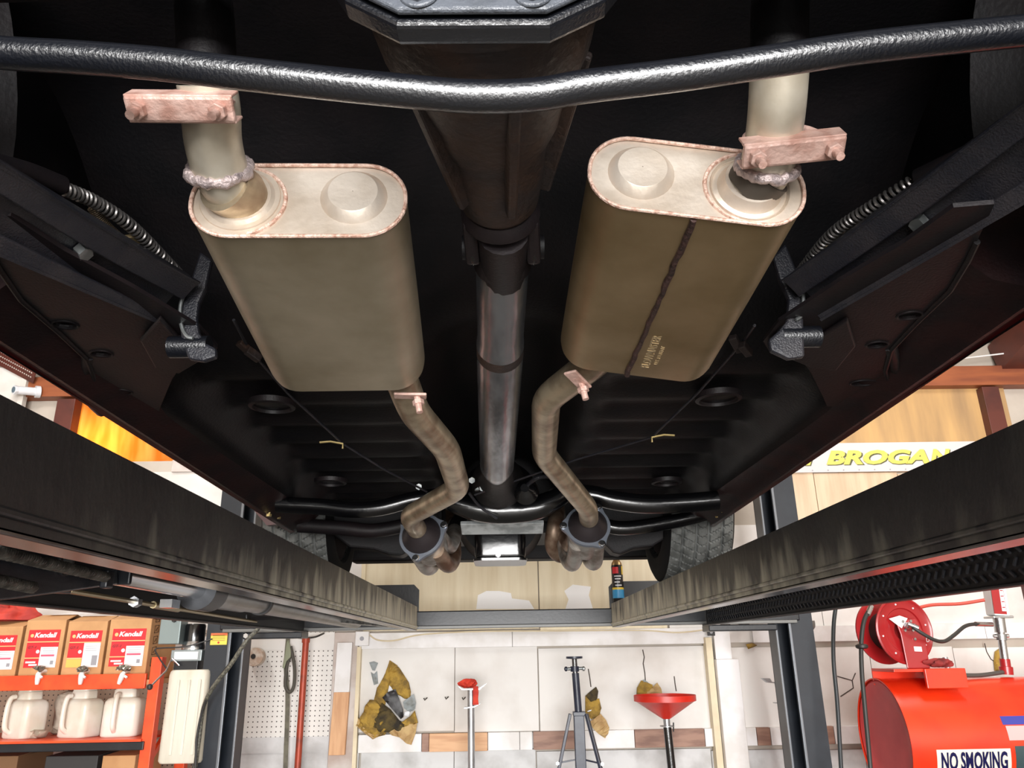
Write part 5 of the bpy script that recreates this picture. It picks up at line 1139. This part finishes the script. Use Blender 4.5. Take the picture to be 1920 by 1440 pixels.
for v0, v1, m, nm in ((1122, 1106, mat('can_blue', (60, 150, 200), .35), 'blue_band'), (1106, 1102, mat('can_yellow', (228, 196, 70), .35), 'yellow_band')):
    obj(nm, MB().lathe([(vz(v0), .0334), (vz(v1), .0334)], (X0, 4.60, Z0), (0, 0, 1), 28, caps=False), m, can)
def wrap(nm, a0, a1, v0, v1, m):
    obj(nm, MB().grid(lambda u, v: V(X0+.0337*math.sin(math.radians(a0+(a1-a0)*u)), 4.60-.0337*math.cos(math.radians(a0+(a1-a0)*u)), Z0+vz(v0)+(vz(v1)-vz(v0))*v), 8, 1), m, can)
wrap('label_red_patch', -60, 5, 1076, 1064, LBLR); wrap('label_yellow_patch', 40, 80, 1078, 1062, MATS['can_yellow'])
for i, v in enumerate((1082, 1087, 1093, 1099)): wrap('label_print', -40+6*(i % 2), 35-10*(i % 3), v, v-2, LBLW)
# ------------------------------------------------------------------ banner on the back wall
x0 = P(1440, 880, Y=W).x; x1 = P(1860, 830, Y=W).x; zb0 = P(1600, 884, Y=W).z; zb1 = P(1650, 829, Y=W).z
bn = thing('banner_sign', ((x0+x1)/2, W+.02, zb0), 'long white banner with slanted yellow lettering on the plywood wall', 'sign')
obj('banner_sheet', MB().box(x0, x1, W+.012, W+.022, zb0, zb1), mat('banner_white', (206, 200, 200), .35), bn, smooth=0)
YEL = mat('banner_yellow', (222, 208, 96), .45); YSH = mat('banner_outline', (84, 84, 50), .5)
bh = zb1-zb0
def word(s, xa, xb, zo=0.):
    text('lettering_shadow', s, (xa+.006, W+.0105, zb0+bh*.245-.006), bh*.50, YSH, bn, depth=.0008, shear=.3, bold=.06, fit=xb-xa)
    text('lettering', s, (xa, W+.009, zb0+bh*.245), bh*.50, YEL, bn, depth=.0012, shear=.3, bold=.045, fit=xb-xa)
word('BROGA', P(1549, 860, Y=W).x, P(1742, 855, Y=W).x)
word('I', P(1507, 860, Y=W).x, P(1531, 860, Y=W).x)
word('N', P(1744, 855, Y=W).x, P(1785, 855, Y=W).x)
for k in range(14): obj('grommet', MB().lathe([(0, .005), (.002, .005)], (x0+.1+(x1-x0-.2)*k/13, W+.012, zb0+.014), (0, -1, 0), 8), LBLGR, bn)
# ------------------------------------------------------------------ red waste-oil tank, hose reel, pump
TRED = mat('tank_red', (236, 60, 22), .34, c2=(222, 48, 18), scale=4, coat=.25)
TREDLIT = mat('tank_end_lit_red', (220, 80, 80), .4, c2=(200, 62, 64), scale=3)  # tank red made paler on the ends to stand in for light there
REELR = mat('reel_red', (158, 26, 30), .32, coat=.3)
Tc = V(1.995, 4.42, 1.085); TR = .29
tk = thing('oil_tank', (2.7, 4.42, 0), 'red horizontal oil tank with a NO SMOKING sign', 'tank')
obj('tank_shell', MB().lathe([(0, TR), (1.5, TR)], Tc, (1, 0, 0), 64, caps=False), TRED, tk)
obj('tank_end', MB().lathe([(.008, TR-.001), (.0, TR-.012), (.012, TR-.03), (.02, .2), (.02, .001)], Tc, (1, 0, 0), 64, caps=False), TREDLIT, tk)
obj('rim_ring', MB().lathe([(-.006, TR), (-.006, TR+.006), (.012, TR+.006), (.012, TR)], Tc, (1, 0, 0), 64, closed=True), TRED, tk)
obj('tank_end', MB().lathe([(1.5, TR), (1.53, .2), (1.54, .001)], Tc, (1, 0, 0), 64, caps=False), TREDLIT, tk)
for x in (2.25, 3.3):
    for y in (4.22, 4.62): obj('tank_leg', MB().box(x-.03, x+.03, y-.03, y+.03, 0, .90), TRED, tk, smooth=0)
def onTank(nm, xa, xb, a0, a1, m, lift=.001, n=12):
    return obj(nm, MB().grid(lambda u, v: V(xa+(xb-xa)*u, Tc.y-(TR+lift)*math.cos(math.radians(a0+(a1-a0)*v)), Tc.z+(TR+lift)*math.sin(math.radians(a0+(a1-a0)*v))), 2, n), m, tk)
sx0, sx1 = 2.11, 2.476
SA1 = -5; SA0 = -30
onTank('no_smoking_sign', sx0, sx1, SA0, SA1, mat('sign_cream', (226, 220, 206), .45), .0015)
# sign lettering follows the curve of the tank
lt = text('sign_lettering', 'NO SMOKING', (0, 0, 0), .085, mat('sign_navy', (30, 30, 96), .45), tk, depth=.0, bold=.03, fit=sx1-sx0-.04)
me = lt.data; wl = WLOC[lt.name]
for v in me.vertices:
    g = v.co+wl; ang = math.radians(SA1-2.2)-(.085-g.z)/TR; rad = TR+.0055
    v.co = V(sx0+.02+g.x, Tc.y-rad*math.cos(ang), Tc.z+rad*math.sin(ang))-wl
onTank('blue_label', 2.47, 2.85, 16, 24, mat('label_blue', (58, 62, 150), .45)); onTank('dark_label', 2.50, 2.9, -28, -3, mat('label_slate', (56, 74, 78), .45))
onTank('worn_label', 2.48, 2.62, 2, 15, mat('label_worn', (206, 170, 168), .6), .0012)
# reel bracket on the tank
bx = obj('reel_bracket', MB().box(2.15, 2.36, 4.18, 4.20, 1.335, 1.43), TRED, tk, smooth=0, bevel=.003)
obj('bracket_top', MB().box(2.0, 2.36, 4.20, 4.46, 1.415, 1.43), TRED, bx, smooth=0, bevel=.002)
obj('bracket_back', MB().box(2.0, 2.36, 4.45, 4.46, 1.345, 1.415), TRED, bx, smooth=0)
st1 = P(1780, 1258, Y=4.42); obj('vent_stub', MB().tube([V(st1.x, 4.42, 1.36), V(st1.x-.01, 4.42, P(1778, 1232, Y=4.42).z)], .014, 14), GALV, tk)
obj('stub_nut', MB().lathe([(0, .022), (.02, .022)], (st1.x, 4.42, 1.37), (0, 0, 1), 8), REELR, tk)
# hose reel
rc = P(1697, 1182, Y=4.26)
rl = thing('hose_reel', (rc.x, 4.30, 1.43), 'round dark red hose reel standing on the red tank', 'hose reel')
rdir = V(.22, -1, 0).normalized()
RR_ = .172
obj('reel_disc', MB().lathe([(0, .05), (.006, .06), (.008, .11), (.014, .115), (.014, RR_-.02), (.022, RR_-.008), (.018, RR_), (.012, RR_), (.0, RR_-.03)], rc-rdir*.02, rdir, 56), REELR, rl)
obj('reel_disc', MB().lathe([(0, .05), (.006, .06), (.008, .11), (.0, RR_-.02), (-.008, RR_-.008), (-.004, RR_), (.004, RR_), (.01, RR_-.03)], rc-rdir*.17, rdir, 56), REELR, rl)
obj('reel_drum', MB().lathe([(-.16, .10), (-.02, .10)], rc, rdir, 40), JUGB, rl)
arm = obj('reel_arm', MB().prism([rc+rdir*.012+V(-.055, 0, .05), rc+rdir*.012+V(.055, 0, .06), rc+rdir*.012+V(.085, 0, -.02), rc+rdir*.012+V(.085, 0, -(rc.z-1.43)), rc+rdir*.012+V(-.035, 0, -(rc.z-1.43)), rc+rdir*.012+V(-.04, 0, -.02)], rdir*.008), REELR, rl, smooth=0, bevel=.004)
for dx, dz in ((-.02, .035), (.022, .036), (-.016, -.01), (.026, -.01), (.028, -.055)):
    mm = MB(); hexhead(mm, rc+rdir*.02+V(dx, 0, dz+.01), rdir, .008, .006); obj('reel_bolt', mm, CHROME, arm, smooth=0)
obj('reel_swivel', MB().lathe([(0, .022), (.02, .020), (.03, .012), (.05, .012)], rc+rdir*.02+V(.004, 0, .02), rdir, 18), CHROME, arm)
obj('reel_tag', MB().prism([rc+rdir*.0205+V(.016, 0, -.105), rc+rdir*.0205+V(.056, 0, -.107), rc+rdir*.0205+V(.056, 0, -.083), rc+rdir*.0205+V(.016, 0, -.081)], rdir*.001), LBLW, arm, smooth=0)
for k in range(8):
    a = 2*math.pi*k/8+.2; obj('reel_rivet', MB().lathe([(0, .005), (.003, .004)], rc-rdir*.005+V(math.cos(a)*.135, math.cos(a)*.03, math.sin(a)*.135), rdir, 10), LBLW, rl)
pt = [rc+rdir*.02+V(-.09, 0, .06), rc+rdir*.02+V(-.03, 0, .075), rc+rdir*.02+V(.01, 0, .06), rc+rdir*.02+V(-.03, 0, .01)]
obj('paper_tag', MB().prism(pt, rdir*.001), LBLW, rl, smooth=0)
for k, dz in ((0, .03), (1, -.06)):
    text('reel_letter', 'L' if k == 0 else 'D', rc-rdir*.002+V(-.125 if k == 0 else .105, 0, dz), .02, LBLW, rl, V(1, .22, 0), V(0, 0, 1), .001)
RAGM = mat('rag_maroon', (140, 44, 42), .8, c2=(110, 34, 34), scale=24)
q = V(rc.x+.085, 4.24, 1.445); tag(obj('red_rag', lump(q+V(.05, -.01, .012), .065, .03, .022, 9, 26, 14, .45), RAGM, smooth=25), 'dark red rag crumpled at the foot of the hose reel', 'rag')
HOSE = mat('hose_black', (46, 46, 44), .5)
hs = obj('delivery_hose', MB().tube(spline([rc+rdir*.06+V(.006, 0, .02), P(1712, 1176, Y=4.16), P(1733, 1190, Y=4.15), P(1755, 1201, Y=4.16), P(1772, 1202, Y=4.2), P(1790, 1190, Y=4.24), P(1810, 1174, Y=4.3), P(1832, 1170, Y=4.35), P(1860, 1171, Y=4.40)], 7), .0095, 12), HOSE)
tag(hs, 'short black hose curving from the reel hub to the pump', 'hose')
for a, b in ((P(1703, 1170, Y=4.17), P(1722, 1178, Y=4.155)), (P(1829, 1170, Y=4.35), P(1860, 1171, Y=4.4))):
    obj('hose_fitting', MB().tube([a, b], .0125, 12), CHROME, hs)
h2 = obj('reel_hose', MB().tube(spline([P(1632, 1140, Y=4.12), P(1620, 1165, Y=4.10), P(1615, 1205, Y=4.09), P(1616, 1260, Y=4.08), P(1622, 1330, Y=4.08), P(1632, 1440, Y=4.08), P(1645, 1600, Y=4.08), V(1.95, 4.08, .01)], 7), .011, 12), HOSE)
tag(h2, 'black hose hanging from the reel in front of the red tank', 'hose')
obj('hose_stop', MB().lathe([(-.012, .02), (-.006, .03), (.006, .03), (.012, .02)], P(1616, 1212, Y=4.09), (0, 0, 1), 18), JUGB, h2)
obj('hose_fitting', MB().tube([P(1634, 1136, Y=4.12), P(1627, 1152, Y=4.11)], .013, 12), CHROME, h2)
h3 = obj('wall_hose', MB().tube(spline([P(1568, 1130, Y=4.80), P(1563, 1175, Y=4.80), P(1563, 1240, Y=4.80), P(1570, 1320, Y=4.80), P(1577, 1440, Y=4.80), P(1588, 1640, Y=4.80), V(2.0, 4.8, .01)], 7), .012, 12), mat('hose_slate', (52, 58, 60), .45))
tag(h3, 'dark hose hanging between the right lift post and the red tank', 'hose')
h4 = obj('suction_hose', MB().tube(spline([P(1768, 1264, Y=4.34), P(1800, 1266, Y=4.36), P(1840, 1266, Y=4.38), P(1883, 1260, Y=4.41)], 6), .011, 12), mat('hose_greyblack', (72, 68, 64), .6))
tag(h4, 'grey hose lying along the top of the red tank', 'hose')
# pump
q = P(1888, 1262, Y=4.42); pu = thing('oil_pump', (q.x, 4.42, 1.36), 'red and white air pump on a chrome tube above the red tank', 'pump')
pz = lambda v: P(1880, v, Y=4.42).z
a = V(q.x, 4.42, pz(1254)); b = V(P(1866, 1110, Y=4.42).x, 4.42, pz(1095)); ud = (b-a).normalized()
obj('bung', MB().lathe([(-.03, .032), (.0, .034), (.01, .034), (.012, .026), (.05, .026)], a, ud, 18), REELR, pu)
obj('pump_tube', MB().tube([a, a+(b-a)*.55], .020, 20), CHROME, pu)
obj('pump_collar', MB().tube([a+(b-a)*.33, a+(b-a)*.40], .026, 18), ALU, pu)
for s in (-1, 1):
    k = a+(b-a)*.38; mm = MB(); hexhead(mm, k+V(s*.026, 0, 0), (s, 0, 0), .010, .016); obj('pump_bolt', mm, CHROME, pu, smooth=0)
obj('pump_neck', MB().tube([a+(b-a)*.42, a+(b-a)*.60], .030, 20), CHROME, pu)
k = a+(b-a)*.60; obj('pump_flange', MB().beam(k+V(-.055, 0, 0), k+V(.055, 0, 0), .10, .012, up=ud), CHROME, pu, smooth=0, bevel=.003)
mot = obj('pump_motor', MB().beam(k+ud*.006, k+ud*.24, .09, .085, up=(0, 1, 0)), mat('pump_white', (226, 230, 230), .35), pu, smooth=0, bevel=.012, seg=3)
obj('pump_plate', MB().beam(k+ud*.016+V(-.012, -.0445, 0), k+ud*.22+V(-.012, -.0445, 0), .068, .003, up=(0, 1, 0)), REELR, mot, smooth=0)
obj('pump_label', MB().beam(k+ud*.03+V(.008, -.047, 0), k+ud*.20+V(.008, -.047, 0), .022, .002, up=(0, 1, 0)), LBLW, mot, smooth=0)
for j in range(5): obj('label_stripe', MB().beam(k+ud*(.05+.03*j)+V(.0, -.0485, 0), k+ud*(.05+.03*j)+V(.016, -.0485, 0), .005, .001, up=(0, 1, 0)), REELR, mot, smooth=0)
h5 = obj('air_hose', MB().tube(spline([P(1720, 1140, Y=4.5), P(1750, 1134, Y=4.5), P(1800, 1132, Y=4.47), P(1846, 1125, Y=4.43)], 6), .009, 10), mat('air_hose_red', (190, 70, 52), .5))
tag(h5, 'thin red air hose running from the wall to the pump', 'hose')
# ------------------------------------------------------------------ upper left corner: pipe stub, slotted angle
PVC = mat('pvc_white', (222, 224, 228), .35)
q = P(36, 732, Y=W-.12); pv = thing('pipe_fitting', (q.x, W-.05, q.z-.05), 'white plastic pipe fitting sticking out beside the wall beam', 'pipe')
qd = (CAMLOC-q).normalized()*.5+V(-.25, -.4, 0)
obj('pipe_elbow', MB().tube([q+V(.10, .07, .01), q+V(.06, .02, .0), q+V(.0, -.03, -.008)], .030, 20), PVC, pv)
obj('pipe_rim', MB().lathe([(0, .044), (.03, .044), (.03, .030), (.005, .028)], q+V(.085, .05, .006), V(.6, .55, .1), 22), PVC, pv)
hx = MB(); hexhead(hx, q+V(.0, -.03, -.008), (-.5, -.85, -.1), .036, .02); obj('pipe_socket', hx, PVC, pv, smooth=0, bevel=.003)
obj('socket_hole', MB().lathe([(0, .022), (.002, .022)], q+V(.0, -.03, -.008)+V(-.5, -.85, -.1).normalized()*.02, (-.5, -.85, -.1), 18), mat('socket_grey', (96, 116, 130), .4), pv)
x0, x1, z0, z1 = wrect(-200, 690, 28, 1000, W)
wp('wall_sheet', -200, 690, 26, 880, WHITE, Y=W-.06, dep=.04)
wp('window_stile', 26, 700, 36, 860, WHITE, Y=W-.08, dep=.05)
a = P(-40, 648, Y=W-.12); b = P(66, 704, Y=W-.12)
sa = thing('slotted_angle', b, 'brown perforated steel angle under the roof by the pipe fitting', 'angle iron')
obj('angle_plate', MB().beam(a, b, .13, .006, up=(0, -.8, -.6)), BEAMD, sa, smooth=0)
dr = (b-a); sdv = dr.normalized().cross(V(0, -.8, -.6)).normalized(); nv = sdv.cross(dr.normalized()).normalized()
if nv.y > 0: nv = -nv
DOT = mat('slot_light', (206, 198, 190), .6)
for i in range(26):
    for j in range(3): obj('angle_slot', MB().lathe([(0, .0055), (.001, .0055)], a+dr*(.04+.036*i)+sdv*(-.042+.034*j)+nv*.0035, nv, 8), DOT, sa, smooth=0)

# white paint smears on the cream plywood and white stripes on the sheets
for pix in ([(893, 1142), (896, 1116), (912, 1108), (936, 1108), (958, 1112), (960, 1122), (992, 1126), (1002, 1142)], [(1060, 1142), (1066, 1124), (1058, 1108), (1074, 1096), (1108, 1100), (1104, 1116), (1112, 1142)]):
    obj('paint_smear', MB().prism([P(u, v, Y=W+.0295) for u, v in pix], (0, .001, 0)), mat('smear_white', (240, 239, 238), .5), wall_back, smooth=0)
